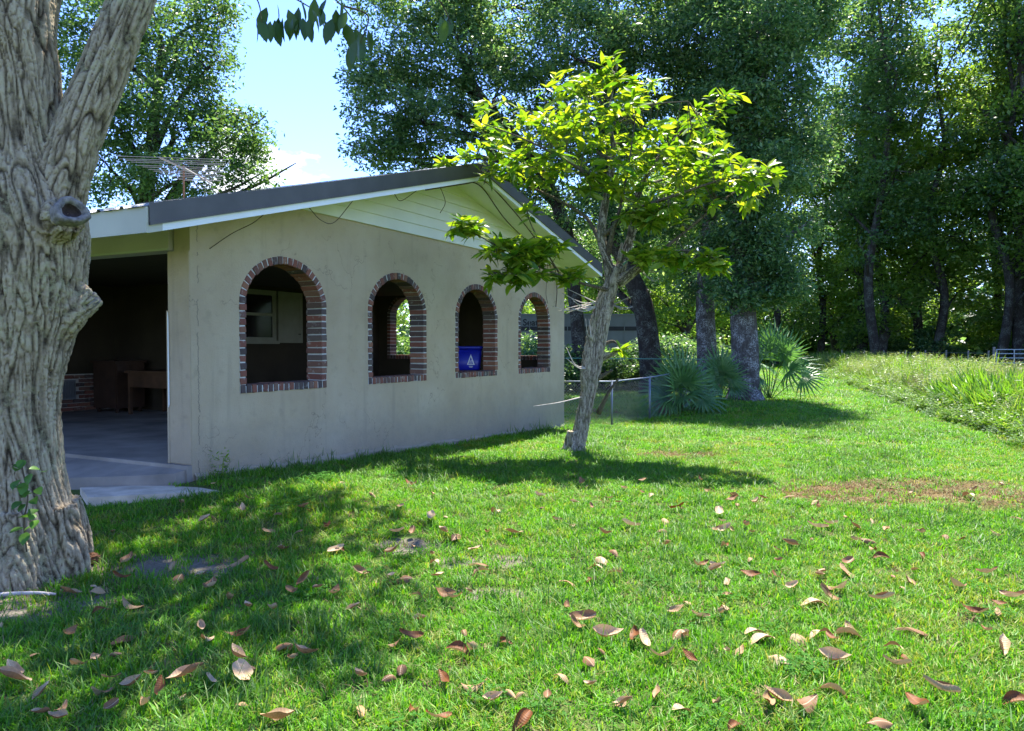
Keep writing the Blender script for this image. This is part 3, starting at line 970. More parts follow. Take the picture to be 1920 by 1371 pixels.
def fill_tree(root, trunk_path, blobs, n_clump, per, sigma, size, aspect, leaf, bark, g, limb_r=.12, twig_r=.012, droop=.15, trunk_n=14, twigs=True, shell=.45, flat=.55):
    """Trunk, limbs and a crown of leaf clumps. trunk_path rows: x, y, z, radius (relative to root)."""
    TP = spline(trunk_path, 6)
    mb = MB(); mb.tube([tuple(p[:3]) for p in TP], [max(p[3], .01) for p in TP], trunk_n)
    limb_pts = [TP[int(len(TP) * .5):, :3]]
    for b in blobs:
        c = np.array(b[:3])
        k = np.argmin(np.abs(TP[:, 2] - max(TP[0, 2] + .15, c[2] - .9 * np.hypot(c[0] - TP[:, 0], c[1] - TP[:, 1]).min() - .5 * b[5]))) if True else 0
        s = TP[k, :3]; r0 = min(limb_r, TP[k, 3] * .7)
        mid = s * .5 + c * .5 + np.array([g.normal() * .3, g.normal() * .3, .12 * np.linalg.norm(c - s)])
        q = spline([(*s, r0), (*mid, r0 * .65), (*c, r0 * .3), (*(c + (c - mid) * .35), r0 * .1)], 5)
        mb.tube([tuple(p[:3]) for p in q], [max(p[3], .006) for p in q], 7)
        limb_pts.append(q[2:, :3])
    o = mb.build('trunk', bark, root, True)
    LP = np.vstack(limb_pts)
    C, _ = in_blobs(blobs, n_clump, g, shell)
    if twigs:
        tw = MB()
        for c in C[::2]:
            p = LP[np.argmin(((LP - c) ** 2).sum(1))]
            m = (p + c) / 2 + g.normal(size=3) * .12
            tw.tube([tuple(p), tuple(m), tuple(c)], [twig_r * 1.5, twig_r, twig_r * .4], 4, False)
        tw.build('twigs', bark, root, True)['kind'] = 'stuff'
    sg = sigma * g.uniform(.6, 1.4, n_clump)
    cnt = np.maximum(4, (per * (sg / sigma) ** 1.5)).astype(int)
    kk = np.repeat(np.arange(n_clump), cnt)
    dd = g.normal(size=(len(kk), 3)); dd /= np.linalg.norm(dd, axis=1)[:, None]
    dd *= (g.uniform(0, 1, len(kk)) ** .45)[:, None] * 1.55
    P = C[kk] + dd * sg[kk][:, None] * np.array([1, 1, flat])
    V = leaf_quads(P, size, aspect, g, droop=droop)
    return obj('crown', np_mesh('crown', V, quads(len(P))), leaf, root)


def pblob(u, v, ru, rv, depth, rd, base):
    """Crown lobe from its place in the photograph, at a chosen distance."""
    c = px(u, v, depth)
    return (c.x - base[0], c.y - base[1], c.z - base[2], ru * depth / F_PX, rd, rv * depth / F_PX)


# ------------------------------------------------------------------ great tree at the left
FT = np.array([-3.23, 5.0]); FZ = float(gz(*FT)) - .05
ft = empty('shade_tree', (FT[0], FT[1], FZ), 'massive grey furrowed trunk forking in two beside the carport', 'tree')


def rel(u, v, d, r): 
    p = px(u, v, d); return (p.x - FT[0], p.y - FT[1], p.z - FZ, r)


main = spline([rel(34, 1110, 5.0, .44), rel(32, 1050, 5.0, .375), rel(28, 970, 5.0, .335), rel(22, 860, 5.0, .295), rel(22, 740, 5.0, .285), rel(34, 640, 5.0, .31), rel(46, 560, 5.0, .335),
               rel(52, 470, 5.0, .355), rel(44, 390, 5.0, .355), rel(32, 290, 5.0, .285), rel(28, 150, 5.0, .26), rel(24, 20, 5.0, .25), (.05, .3, 4.6, .23), (.15, .8, 6.2, .18), (.4, 1.6, 8.0, .10)], 8)
limb = spline([rel(80, 440, 4.98, .20), rel(112, 350, 4.98, .165), rel(150, 240, 5.02, .148), rel(192, 140, 5.08, .142), rel(236, 30, 5.15, .138), rel(300, -110, 5.3, .125), (1.3, .9, 5.6, .10), (1.9, 2.0, 6.8, .07)], 8)
st1 = spline([rel(70, 450, 5.0, .17), rel(112, 415, 4.82, .13), rel(137, 392, 4.70, .105)], 6)
st2 = spline([rel(80, 610, 5.0, .20), rel(130, 580, 5.03, .13), rel(172, 548, 5.1, .095)], 6)
mb = MB()
s1c = st1[:-3].copy()
for P, n in ((main, 28), (limb, 22), (s1c, 18), (st2, 18)):
    mb.tube([tuple(p[:3]) for p in P], [p[3] for p in P], n)
for k in range(7):                              # root flare
    a = R(-150 + 50 * k + random.uniform(-12, 12)); L = random.uniform(.03, .12)
    P = spline([(0.02 + .26 * math.cos(a), .26 * math.sin(a), .5, .10), (.34 * math.cos(a), .34 * math.sin(a), .2, .11), ((.36 + L) * math.cos(a), (.36 + L) * math.sin(a), -.06, .07)], 5)
    mb.tube([tuple(p[:3]) for p in P], [p[3] for p in P], 10)
me = remesh(mb, .0088)
furrow(me, [main, limb, st1, st2], 19.0, .018, .13, .2, 11)
obj('trunk', me, M['bark_big'], ft)


def cut_end(P, parent, hollow, sx=1.0):
    """Sawn face of a lopped limb: swollen pale rim, ring of wood and, where rotten, a dark hole."""
    p, q = Vector(P[-1][:3]), Vector(P[-3][:3]); d = (p - q).normalized(); r = P[-1][3]
    rot = d.to_track_quat('Z', 'X').to_matrix().to_4x4(); M4 = Matrix.Translation(p) @ rot
    mb = MB(); n = 26; prof = [(1.0, -.09), (1.0, -.025), (.93, -.006), (.80, -.006), (.66, -.010), (.60, -.014)]
    if hollow: prof += [(.52, -.03)]
    else: prof += [(.02, -.006)]
    ph = [1 + .10 * math.sin(3 * 6.283 * q / n + 1) + random.uniform(-.06, .06) for q in range(n)]
    for (f, z) in prof:
        for j in range(n):
            a = 2 * math.pi * j / n
            mb.v.append(tuple(M4 @ Vector((f * r * ph[j] * math.cos(a) * sx, f * r * ph[j] * math.sin(a), z))))
    for i in range(len(prof) - 1):
        for j in range(n):
            k = (j + 1) % n
            mb.f.append((i * n + j, i * n + k, (i + 1) * n + k, (i + 1) * n + j))
    o = mb.build('lopped_end', M['cut_wood'], parent, True)
    if hollow:
        hb = MB()
        for (f, z) in ((.54, -.022), (.42, -.06), (.03, -.075)):
            for j in range(n):
                a = 2 * math.pi * j / n
                hb.v.append(tuple(M4 @ Vector((f * r * ph[j] * math.cos(a) * sx, f * r * ph[j] * math.sin(a), z - .004))))
        for i in range(2):
            for j in range(n):
                k = (j + 1) % n
                hb.f.append((i * n + j, i * n + k, (i + 1) * n + k, (i + 1) * n + j))
        hb.build('hollow', M['hollow'], o, True)


cut_end(st1, ft, True, .8); cut_end(st2, ft, False)
# crown overhead (above the picture; it shades the lawn)
g = np.random.default_rng(21)
blobs = [(1.9, 2.6, 6.9, 1.2, 1.3, .8), (2.9, 3.7, 7.3, 1.0, 1.2, .8), (.4, 1.6, 7.9, 1.6, 1.3, 1.0), (1.0, 3.6, 8.3, 1.4, 1.4, .9), (-1.6, 1.0, 7.6, 1.6, 1.5, 1.0), (2.3, 1.0, 6.6, .9, .9, .6), (-.6, 3.4, 8.6, 1.6, 1.4, 1.0), (2.2, 4.6, 7.6, 1.1, 1.0, .7), (3.2, 2.4, 7.2, .8, .9, .6)]
C, _ = in_blobs(blobs, 250, g, .3)
lm = MB()
LP = np.vstack([main[-40:, :3], limb[-20:, :3]])
for b in blobs:
    c = np.array(b[:3]); p = LP[np.argmin(((LP - c) ** 2).sum(1) + 3 * np.maximum(0, LP[:, 2] - c[2] + .5))]
    m = (p + c) / 2 + np.array([0, 0, .2])
    lm.tube([tuple(p), tuple(m), tuple(c)], [.09, .06, .02], 8)
for c in C:
    b = np.array(min(blobs, key=lambda b: sum((np.array(b[:3]) - c) ** 2))[:3])
    lm.tube([tuple(b), tuple((b + c) / 2 + g.normal(size=3) * .1), tuple(c)], [.018, .012, .006], 4, False)
lm.build('branches', M['bark_big'], ft, True)
kk = np.repeat(np.arange(len(C)), 30)
P = C[kk] + g.normal(size=(len(kk), 3)) * .2
V = leaf_quads(P, .19, .45, g, droop=.3)
obj('crown', np_mesh('crown', V, quads(len(P))), M['big_leaf'], ft)


def leaf_mesh(name, L, W, mat, fold=.12, curl=.1, n=4, wave=0.0, seed=0, tip=1.0):
    """Single blade lying along +Y from the origin, folded on its midrib and curled."""
    rr = random.Random(seed); V, Fc = [], []
    for i in range(n + 1):
        t_ = i / n
        w = W * .5 * (math.sin(math.pi * min(1, t_ * .96 + .02)) ** .75) * (1 - .25 * t_ * tip)
        if i == 0: w = W * .03
        if i == n: w = W * .02
        y = L * t_; z = -curl * L * t_ * t_ + wave * L * math.sin(t_ * 5 + seed)
        for s in (-1, 0, 1):
            V.append((s * w, y, z + (fold * w * 2 if s else 0) + rr.uniform(-1, 1) * wave * L * .3))
    for i in range(n):
        for j in range(2):
            a = i * 3 + j
            Fc.append((a, a + 1, a + 4, a + 3))
    me = bpy.data.meshes.new(name); me.from_pydata(V, [], Fc); me.materials.append(mat)
    for p in me.polygons: p.use_smooth = True
    me.update(); return me


def aim(d, roll=0.0):
    """Rotation taking +Y to direction d."""
    return (Vector(d).normalized().to_track_quat('Y', 'Z').to_matrix() @ Matrix.Rotation(roll, 3, 'Y'))


# leafy spray hanging into the top of the picture
SPRAY = [mk for mk in (leaf_mesh('leaf', .185, .092, M['big_leaf'], .10, .12, 4, 0, k) for k in range(3))]
twig_rows = [[(430, -60, 5.9), (480, -5, 5.95), (492, 45, 6.0)], [(480, -40, 5.9), (540, -10, 5.95), (600, 25, 6.0)], [(560, -60, 6.0), (640, 10, 6.05), (672, 55, 6.1)], [(640, 10, 6.05), (690, 30, 6.1), (676, 80, 6.1)], [(780, -60, 6.6), (830, 10, 6.6), (845, 45, 6.6)]]
tb = MB()
for rws in twig_rows:
    P = spline([rel(u, v, d, 0)[:3] for u, v, d in rws], 5); tb.tube([tuple(p) for p in P], [.009 - .006 * i / len(P) for i in range(len(P))], 6)
src = limb[-6, :3]
for rws in (twig_rows[0], twig_rows[2], twig_rows[4]):
    P = spline([src, np.array(rel(rws[0][0] - 80, rws[0][1] - 120, rws[0][2], 0)[:3]), rel(*rws[0], 0)[:3]], 6); tb.tube([tuple(p) for p in P], .012, 6)
spray = tb.build('hanging_spray', M['bark_big'], ft, True)
LEAVES = [(480, 48), (487, 52), (497, 50), (507, 52), (515, 50), (522, 46), (530, 46), (541, 46), (549, 47), (560, 46), (568, 46), (580, 46), (592, 42), (600, 44), (608, 50), (622, 48), (634, 52), (645, 54), (655, 62), (665, 66), (674, 72), (668, 88), (680, 92), (690, 70), (664, 94), (540, 30), (560, 26), (585, 30), (604, 28), (630, 30), (650, 34), (500, 26), (520, 20), (612, 10), (590, 8), (560, 4), (640, 8), (826, 44), (836, 50), (846, 48), (855, 44), (842, 40), (832, 30)]
for (u, v) in LEAVES:
    d0 = (6.6 if u > 800 else 6.0) + random.uniform(-.25, .25)
    p = rel(u, v - 12, d0, 0)[:3]
    m = aim((random.uniform(-.45, .45), random.uniform(-.5, .5), -1), random.uniform(-1.2, 1.2)).to_euler()
    s_ = random.uniform(.85, 1.2)
    obj('leaf', random.choice(SPRAY), None, spray, loc=p, rot=m, scale=(s_, s_, s_))

# vine climbing the foot of the trunk
vp = px(50, 1010, 4.62)
iv = empty('climbing_vine', (vp.x, vp.y, float(gz(vp.x, vp.y))), 'small bright green vine climbing the foot of the big trunk', 'vine')
ivp = spline([px(50, 1035, 4.62) , px(45, 980, 4.63), px(52, 930, 4.66), px(42, 880, 4.68), px(40, 850, 4.69)], 6)
iv_l = [tuple(Vector(p) - iv.location) for p in ivp]
MB().tube(iv_l, .005, 5).build('vine_stem', M['dead_vine'], iv, True)
VL = [leaf_mesh('leaf', .075, .06, M['vine_leaf'], .15, .2, 4, 0, k) for k in range(2)]
for (u, v) in [(35, 868), (42, 862), (30, 878), (58, 888), (45, 905), (38, 915), (52, 920), (42, 930), (70, 915), (62, 935), (48, 945), (40, 940), (66, 955), (60, 962), (70, 975), (66, 985), (45, 990), (50, 998), (60, 925), (36, 900), (55, 970), (75, 880), (84, 885)]:
    p = px(u, v, 4.62) - iv.location
    s_ = random.uniform(.75, 1.2)
    obj('leaf', random.choice(VL), None, iv, loc=p, rot=aim((random.uniform(-.7, .7), -.8, random.uniform(-.7, .4)), random.uniform(-.6, .6)).to_euler(), scale=(s_,) * 3)

# ------------------------------------------------------------------ young tree by the house wall
SB = px(1080, 852, 10.85); SB.z = float(gz(SB.x, SB.y)) - .04
sp_ = empty('young_tree', SB, 'slender leaning young tree with bright yellow-green leaves before the gable wall', 'tree')


def sr(u, v, d, r=0.0):
    p = px(u, v, 10.85 + d) - SB; return (p.x, p.y, p.z, r)


ST = [  # branching frame: photograph position, depth offset, radius
    [sr(1076, 868, 0, .17), sr(1080, 845, 0, .125), sr(1092, 790, 0, .105), sr(1104, 730, 0, .105), sr(1114, 680, 0, .115), sr(1128, 610, 0, .105), sr(1140, 560, 0, .105), sr(1150, 518, 0, .10), sr(1158, 500, 0, .075)],
    [sr(1098, 735, -.03, .06), sr(1098, 690, -.08, .07), sr(1108, 630, -.08, .058), sr(1122, 570, -.06, .05), sr(1138, 530, -.03, .04)],
    [sr(1148, 525, 0, .085), sr(1136, 480, .0, .065), sr(1127, 440, .0, .062), sr(1133, 390, .02, .055), sr(1143, 340, .05, .05), sr(1150, 280, .1, .035), sr(1142, 210, .1, .024), sr(1158, 120, .1, .010)],
    [sr(1156, 520, .04, .085), sr(1178, 460, .15, .066), sr(1190, 410, .25, .06), sr(1198, 360, .35, .045), sr(1232, 300, .5, .03), sr(1290, 235, .6, .015), sr(1335, 190, .6, .007)],
    [sr(1160, 530, 0, .085), sr(1195, 505, -.15, .06), sr(1235, 480, -.3, .032), sr(1290, 470, -.5, .018), sr(1350, 488, -.6, .008)],
    [sr(1128, 445, 0, .035), sr(1190, 395, -.4, .026), sr(1285, 360, -.8, .018), sr(1390, 325, -1.0, .009), sr(1440, 320, -1.0, .005)],
    [sr(1225, 482, -.2, .024), sr(1290, 430, -.2, .02), sr(1350, 380, -.2, .015), sr(1415, 335, -.1, .007)],
    [sr(1124, 450, 0, .034), sr(1095, 405, .2, .026), sr(1020, 362, .3, .018), sr(940, 335, .3, .012), sr(855, 305, .2, .006)],
    [sr(1148, 300, .1, .026), sr(1080, 265, .5, .018), sr(1000, 215, .8, .012), sr(930, 185, .9, .006)],
    [sr(1140, 350, .05, .026), sr(1060, 300, -.6, .018), sr(980, 260, -1.0, .012), sr(900, 230, -1.2, .006)],
    [sr(1200, 350, .35, .024), sr(1260, 330, 1.0, .018), sr(1340, 290, 1.4, .010)],
    [sr(1145, 240, .1, .022), sr(1210, 200, -.4, .014), sr(1290, 190, -.6, .007)],
    [sr(1145, 545, -.03, .028), sr(1080, 528, -.5, .02), sr(1000, 495, -.9, .013), sr(930, 460, -1.1, .009), sr(850, 415, -1.2, .004)],
    [sr(1050, 515, -.6, .014), sr(980, 520, -.9, .009), sr(900, 505, -1.1, .005)],
    [sr(1050, 515, -.6, .012), sr(1000, 430, -.9, .008), sr(985, 385, -1.0, .004)],
    [sr(1125, 650, .05, .03), sr(1148, 640, .05, .02), sr(1160, 648, .0, .008)],
    [sr(1138, 480, .0, .05), sr(1150, 430, -.2, .03), sr(1165, 380, -.3, .02), sr(1180, 300, -.5, .012), sr(1190, 230, -.5, .006)],
]
smooth = [spline(p, 6) for p in ST]
mb = MB()
for i, P in enumerate(smooth[:5]):
    mb.tube([tuple(p[:3]) for p in P], [max(p[3], .012) for p in P], 16)
stubs = [[sr(1122, 775, -.1, .05), sr(1142, 735, -.25, .026), sr(1160, 710, -.35, .018)], [sr(1118, 712, 0, .05), sr(1138, 700, -.1, .03), sr(1148, 694, -.15, .024)], [sr(1130, 670, 0, .05), sr(1150, 662, 0, .04), sr(1162, 650, 0, .03)],
         [sr(1160, 490, 0, .04), sr(1164, 470, -.05, .028), sr(1167, 455, -.08, .022)]]
stubs = [spline(p, 4) for p in stubs]
for P in stubs[2:]: mb.tube([tuple(p[:3]) for p in P], [p[3] for p in P], 10)
for a in range(0, 360, 60):
    ca, sa = math.cos(R(a + 15)), math.sin(R(a + 15))
    mb.tube([(.06 * ca - .02, .06 * sa, .32), (.11 * ca - .03, .11 * sa, .10), (.22 * ca - .04, .22 * sa, -.03)], [.05, .055, .03], 8)
me = remesh(mb, .0115)
furrow(me, smooth[:5] + stubs, 24.0, .020, .14, 1.1, 31)
obj('trunk', me, M['bark_small'], sp_)
mb = MB()
for P in stubs[:2]: mb.tube([tuple(p[:3]) for p in P], [p[3] * .8 for p in P], 9)
for P in smooth[2:]:
    mb.tube([tuple(p[:3]) for p in P], [max(p[3], .004) for p in P], 8)
g = np.random.default_rng(5)
CROWN = [(1130, 205, 150, 65, 0, 1.0), (1000, 255, 120, 60, -.2, 1.1), (930, 215, 50, 32, .5, .6), (1110, 300, 190, 55, -.3, 1.1), (1270, 290, 130, 65, 0, 1.0), (1400, 322, 50, 36, -.7, .5), (1150, 118, 30, 24, .1, .3), (1335, 198, 42, 24, .5, .4), (1300, 235, 70, 36, .3, .6), (862, 303, 34, 16, .1, .4), (925, 300, 70, 34, 0, .6), (1200, 345, 150, 28, -.2, .7), (1240, 480, 80, 18, -.4, .35), (1335, 490, 34, 20, -.6, .3), (985, 470, 80, 26, -1.0, .35), (870, 428, 34, 14, -1.15, .2), (960, 517, 70, 15, -1.0, .3), (1075, 520, 34, 13, -.6, .25), (990, 400, 26, 18, -1.0, .2), (1158, 655, 8, 8, -.1, .08), (1120, 345, 50, 20, -.2, .4), (1150, 160, 85, 42, .1, .6), (1010, 330, 110, 28, .1, .7), (1290, 365, 110, 32, -.4, .8), (1395, 372, 44, 22, -.6, .4), (1225, 405, 60, 22, -.5, .5), (1060, 150, 40, 26, .5, .4), (1425, 332, 36, 30, -.9, .3), (1335, 305, 90, 48, -.5, .8), (1440, 318, 22, 20, -1, .2), (1365, 180, 26, 16, .5, .2), (835, 300, 18, 12, .1, .2)]
LP = np.vstack([p[len(p) // 4:, :3] for p in smooth[2:]])
SLEAF = [leaf_mesh('leaf', .20, .080, M['sap_leaf'], .16, c, 4, 0, k) for k, c in enumerate((.10, .22, .05))]
LV = [np.array([v.co for v in m.vertices]) for m in SLEAF]; LF = np.array([list(p.vertices) for p in SLEAF[0].polygons])
allV, allF, nv = [], [], 0; singles = []
for (u, v, ru, rv, d, rd) in CROWN:
    n = max(3, int(ru * rv / (34 if v > 400 else 190)))
    for _ in range(n):
        for _try in range(20):
            x, y, z = g.uniform(-1, 1, 3)
            if x * x + y * y + z * z < 1: break
        c = np.array(sr(u + x * ru, v + y * rv, d + z * rd)[:3])
        p = LP[np.argmin(((LP - c) ** 2).sum(1))]
        m = (p + c) / 2 + np.array([0, 0, -.04]) + g.normal(size=3) * .03
        tp_ = spline([p, m, c], 3)
        mb.tube([tuple(q) for q in tp_], [.006, .0055, .005, .0045, .004, .0035, .003], 5, False)
        dirn = c - m; dirn = dirn / np.linalg.norm(dirn) * .8 + np.array([0, -.05, .2])
        for k in range(int(g.integers(6, 10))):
            th = 2.4 * k + g.uniform(0, .6)
            base = c - (c - m) * .16 * (k % 5) * g.uniform(.6, 1.3) + g.normal(size=3) * .012
            o_ = np.array([math.cos(th), math.sin(th), g.uniform(-.95, .5)])
            dr = o_ + dirn * .6
            rot = np.array(aim(dr, g.normal() * .6)); s_ = g.uniform(.65, 1.15)
            j = int(g.integers(0, 3))
            singles.append((base, rot, s_, j, c[1]))
mb.build('branches', M['bark_small'], sp_, True)
singles.sort(key=lambda q: q[4])
order = list(range(len(singles)))
first = set(order[:300])
crown_v, crown_f = [], []
for i, (base, rot, s_, j, _) in enumerate(singles):
    if i in first: continue
    crown_f.append(LF + 15 * len(crown_v)); crown_v.append(LV[j] * s_ @ rot.T + base)
crown = obj('crown', np_mesh('crown', np.vstack(crown_v), np.vstack(crown_f), smooth=True), M['sap_leaf'], sp_, kind='stuff')
for i in sorted(first):
    base, rot, s_, j, _ = singles[i]
    obj('leaf', SLEAF[j], None, crown, loc=tuple(base), rot=Matrix(rot.tolist()).to_euler(), scale=(s_,) * 3)
# dead twigs on it
mb = MB()
for (u, v, L, k) in ((1120, 575, -62, 5), (1118, 568, -80, 5), (1150, 572, 40, 3), (1105, 690, -42, 2), (1112, 640, -16, 2), (1200, 505, 60, 3), (1240, 490, 50, 3), (1140, 800, -150, 1)):
    for q in range(k):
        e = (u + L * random.uniform(.6, 1.1), v + random.uniform(-25, 18) * (1 if k > 1 else 0.3))
        if (u, v) == (1105, 690): e = (1062, 672 - 20 * q)
        if (u, v) == (1112, 640): e = (1098 + 6 * q, 598)
        if (u, v) == (1140, 800): u, v, e = 1090, 745, (1000, 762)
        P = spline([sr(u, v, -.05), sr((u + e[0]) / 2 + random.uniform(-6, 6), (v + e[1]) / 2 + random.uniform(-2, 14), -.3), sr(e[0], e[1], -.45 + random.uniform(-.3, .2))], 5)
        mb.tube([tuple(p[:3]) for p in P], [.011 - .008 * i / len(P) for i in range(len(P))], 5)
mb.build('dead_twigs', M['dead_twig'], sp_, True)

# ------------------------------------------------------------------ large trees behind
def big_tree(name, label, base_uv, depth, trunk, blob_px, n_clump, per, sigma, size, aspect, leaf, bark, seed, group=None, limb_r=.14, **kw):
    b = px(base_uv[0], base_uv[1], depth); z = float(gz(b.x, b.y)) - .1
    root = empty(name, (b.x, b.y, z), label, 'tree', group)
    base = (b.x, b.y, z)
    tp = [(0, 0, -.1, trunk[0][1] * 1.7), (0, 0, .25, trunk[0][1] * 1.2)]
    for (uv, r) in trunk:
        p = px(uv[0], uv[1], depth); tp.append((p.x - b.x, 0 + random.uniform(-.15, .15), p.z - z, r))
    g = np.random.default_rng(seed)
    fill_tree(root, tp, [pblob(*q, base) for q in blob_px], n_clump, per, sigma, size, aspect, leaf, bark, g, limb_r, **kw)
    return root


big_tree('oak_tree', 'tall oak with open grey-green crown rising behind the TV antenna', (255, 660), 27, [((258, 560), .34), ((270, 400), .27), ((285, 250), .2), ((300, 80), .1)],
         [(200, 90, 90, 90, 27, 2.2), (330, 90, 95, 85, 27, 2.4), (390, 130, 55, 60, 26, 1.4), (300, 215, 130, 70, 26, 2.4), (420, 265, 80, 62, 26, 1.8), (460, 245, 40, 40, 26, 1.0), (350, 330, 120, 48, 25.5, 2.0), (455, 345, 62, 36, 25.5, 1.3), (210, 320, 80, 70, 26, 2.0), (505, 335, 18, 16, 25.5, .6), (180, 210, 60, 80, 26, 2), (240, -60, 170, 80, 28, 3), (400, 30, 40, 40, 27, 1.2)],
         600, 72, .36, .16, .5, M['oak_leaf'], M['bark_oak'], 101, droop=.25, shell=.3)
big_tree('oak_tree', 'dark broad evergreen oak with leaning trunk overhanging the gable roof', (1092, 690), 25, [((1086, 640), .24), ((1078, 560), .22), ((1060, 430), .21), ((1000, 300), .18), ((900, 180), .13), ((840, 60), .08)],
         [(740, 110, 85, 70, 25, 2.2), (850, 100, 110, 80, 25, 2.4), (720, 215, 75, 55, 24, 1.8), (820, 240, 100, 60, 24.5, 2.2), (700, 285, 45, 30, 24, 1.3), (760, 300, 70, 30, 24.5, 1.6), (930, 180, 100, 80, 25, 2.2), (960, 330, 60, 70, 25, 1.6), (1040, 390, 60, 60, 25, 1.6), (780, -40, 140, 80, 26, 3), (940, 20, 120, 70, 25.5, 2.4), (690, 150, 40, 40, 24, 1.1), (1000, 440, 40, 40, 25.5, 1.2)],
         680, 85, .34, .16, .42, M['dark_leaf'], M['bark_oak'], 102, droop=.3, shell=.25)
big_tree('oak_tree', 'thick dark oak trunk with evergreen crown behind the palmetto clump', (1222, 700), 24, [((1218, 660), .34), ((1205, 570), .31), ((1176, 500), .27), ((1140, 400), .22), ((1130, 240), .18), ((1150, 60), .1)],
         [(1080, 110, 110, 90, 23.5, 2.4), (1220, 110, 110, 90, 24, 2.4), (1100, 250, 110, 80, 23, 1.8), (1240, 250, 110, 80, 24, 2.2), (1170, 400, 100, 60, 23, 1.2), (1260, 430, 60, 60, 25, 1.4), (1150, -40, 180, 80, 25, 3), (1080, 480, 60, 40, 26, 1.4), (1180, 520, 50, 30, 25.5, .9)],
         640, 85, .35, .16, .42, M['dark_leaf'], M['bark_oak'], 103, droop=.3, shell=.25)
big_tree('laurel_tree', 'pale mottled trunk standing between the palmetto and the vine-hung tree', (1328, 715), 23, [((1326, 660), .30), ((1322, 560), .27), ((1330, 430), .22), ((1340, 300), .16), ((1350, 120), .1)],
         [(1330, 80, 100, 90, 23, 2.2), (1360, 220, 90, 90, 22, 1.8), (1320, 360, 70, 70, 22.5, 1.4), (1350, 470, 55, 50, 22.4, 1.0), (1320, 540, 40, 26, 23.5, .8), (1370, -40, 130, 70, 24, 2.6)],
         380, 90, .40, .16, .40, M['dark_leaf'], M['bark_pale'], 104, droop=.3, shell=.25)
big_tree('laurel_tree', 'stout mottled trunk hung with vine foliage beside the mown track', (1396, 752), 21.2, [((1396, 720), .42), ((1396, 650), .37), ((1394, 560), .35), ((1395, 440), .31), ((1400, 300), .28), ((1410, 150), .18), ((1430, 20), .1)],
         [(1400, 440, 70, 80, 21, 1.1), (1410, 530, 66, 40, 20.9, 1.1), (1375, 545, 40, 30, 20.6, .7), (1440, 480, 50, 60, 21, 1.1), (1470, 530, 34, 36, 21, .9), (1410, 330, 80, 80, 20.6, 1.5), (1470, 200, 60, 80, 21.5, 1.8), (1410, 180, 70, 80, 20.6, 1.4), (1420, 70, 90, 80, 20.8, 1.8), (1500, 60, 60, 50, 22, 1.5), (1500, 300, 40, 60, 22, 1.3), (1510, 420, 26, 40, 21.5, .9), (1440, -50, 140, 70, 22, 2.6), (1540, 20, 40, 26, 22, 1.2)],
         700, 85, .36, .15, .40, M['dark_leaf'], M['bark_pale'], 105, droop=.3, shell=.25)

# ------------------------------------------------------------------ forest trees: four kinds, copied along the wood
def forest_kind(seed, h, rad, n_clump, per, leaf, low):
    g = np.random.default_rng(seed)
    root = empty('forest_tree', (0, 0, 0), 'x', 'tree', 'trees along the edge of the wood')
    tp = [(0, 0, -.3, .36), (0, 0, .3, .27)] + [(g.normal() * .25, g.normal() * .25, h * f, .25 * (1 - f) + .03) for f in (.2, .4, .6, .8, .95)]
    blobs = []
    for i in range(15):
        f = low + (1 - low) * (i + .5) / 15; a = i * 2.4 + g.uniform(0, .8)
        rr = rad * (math.sin(math.pi * min(.97, .15 + .85 * (f - low) / (1 - low))) ** .6)
        d = rr * g.uniform(.25, .75)
        blobs.append((d * math.cos(a), d * math.sin(a), h * f, rr * g.uniform(.4, .62), rr * g.uniform(.4, .62), h * .055 * g.uniform(.7, 1.3)))
    fill_tree(root, tp, blobs, n_clump, per, .55, .24, .5, leaf, M['bark_oak'], g, .09, .02, .25, 10, True, .35)
    return root


KINDS = [forest_kind(201, 21, 4.6, 250, 66, M['forest_leaf'], .18), forest_kind(202, 24, 4.0, 250, 66, M['oak_leaf'], .25), forest_kind(203, 17, 4.2, 230, 66, M['forest_leaf'], .10), forest_kind(204, 12, 3.4, 200, 80, M['forest_leaf'], .08)]
FL = ['tall spreading tree with mid-green crown', 'tall narrow tree with dark crown', 'lower bushy tree with leaves near the ground', 'small rounded tree']
SPOTS = []      # x, y, kind, scale
gF = np.random.default_rng(77)
edge = [(10, 72), (15, 68), (20, 66), (25, 60), (29, 55), (33, 50), (37, 46), (41, 42), (46, 38), (52, 34)]
for i, (x, y) in enumerate(edge):
    SPOTS.append((x + gF.normal() * .8, y + gF.normal() * 1.2, int(gF.choice([0, 1, 2, 0])), gF.uniform(1.1, 1.35)))
    if i % 2 or i > 7: SPOTS.append((x + 3.2 + gF.normal(), y + 6 + gF.normal() * 1.5, int(gF.choice([0, 1])), gF.uniform(1.1, 1.3)))
    SPOTS.append((x + 1.5 + gF.normal(), y + 3 + gF.normal(), 3 if i % 2 else 2, gF.uniform(.7, 1.0)))
for i, (x, y) in enumerate([(4, 62), (-2, 66), (7, 48), (10.5, 56), (2, 46), (-7, 40), (-3, 44), (8.5, 38), (-13, 38), (5, 40), (-1.5, 36)]):
    SPOTS.append((x, y, 3, [.75, .8, .9, 1.0, .8, .55, .5, .95, .6, .85, .5][i]))
for (x, y, k, s) in ((30.2, 47.5, 0, 1.15), (33.5, 37, 2, 1.2), (19.5, 57, 2, 1.1), (23.5, 49.5, 1, 1.2), (31, 47, 1, 1.35), (38, 33, 0, 1.2), (28, 51, 0, 1.15), (25.5, 53, 2, 1.25), (34, 42, 2, 1.1), (26, 57, 1, 1.5)):
    SPOTS.append((x, y, k, s))
used = set()
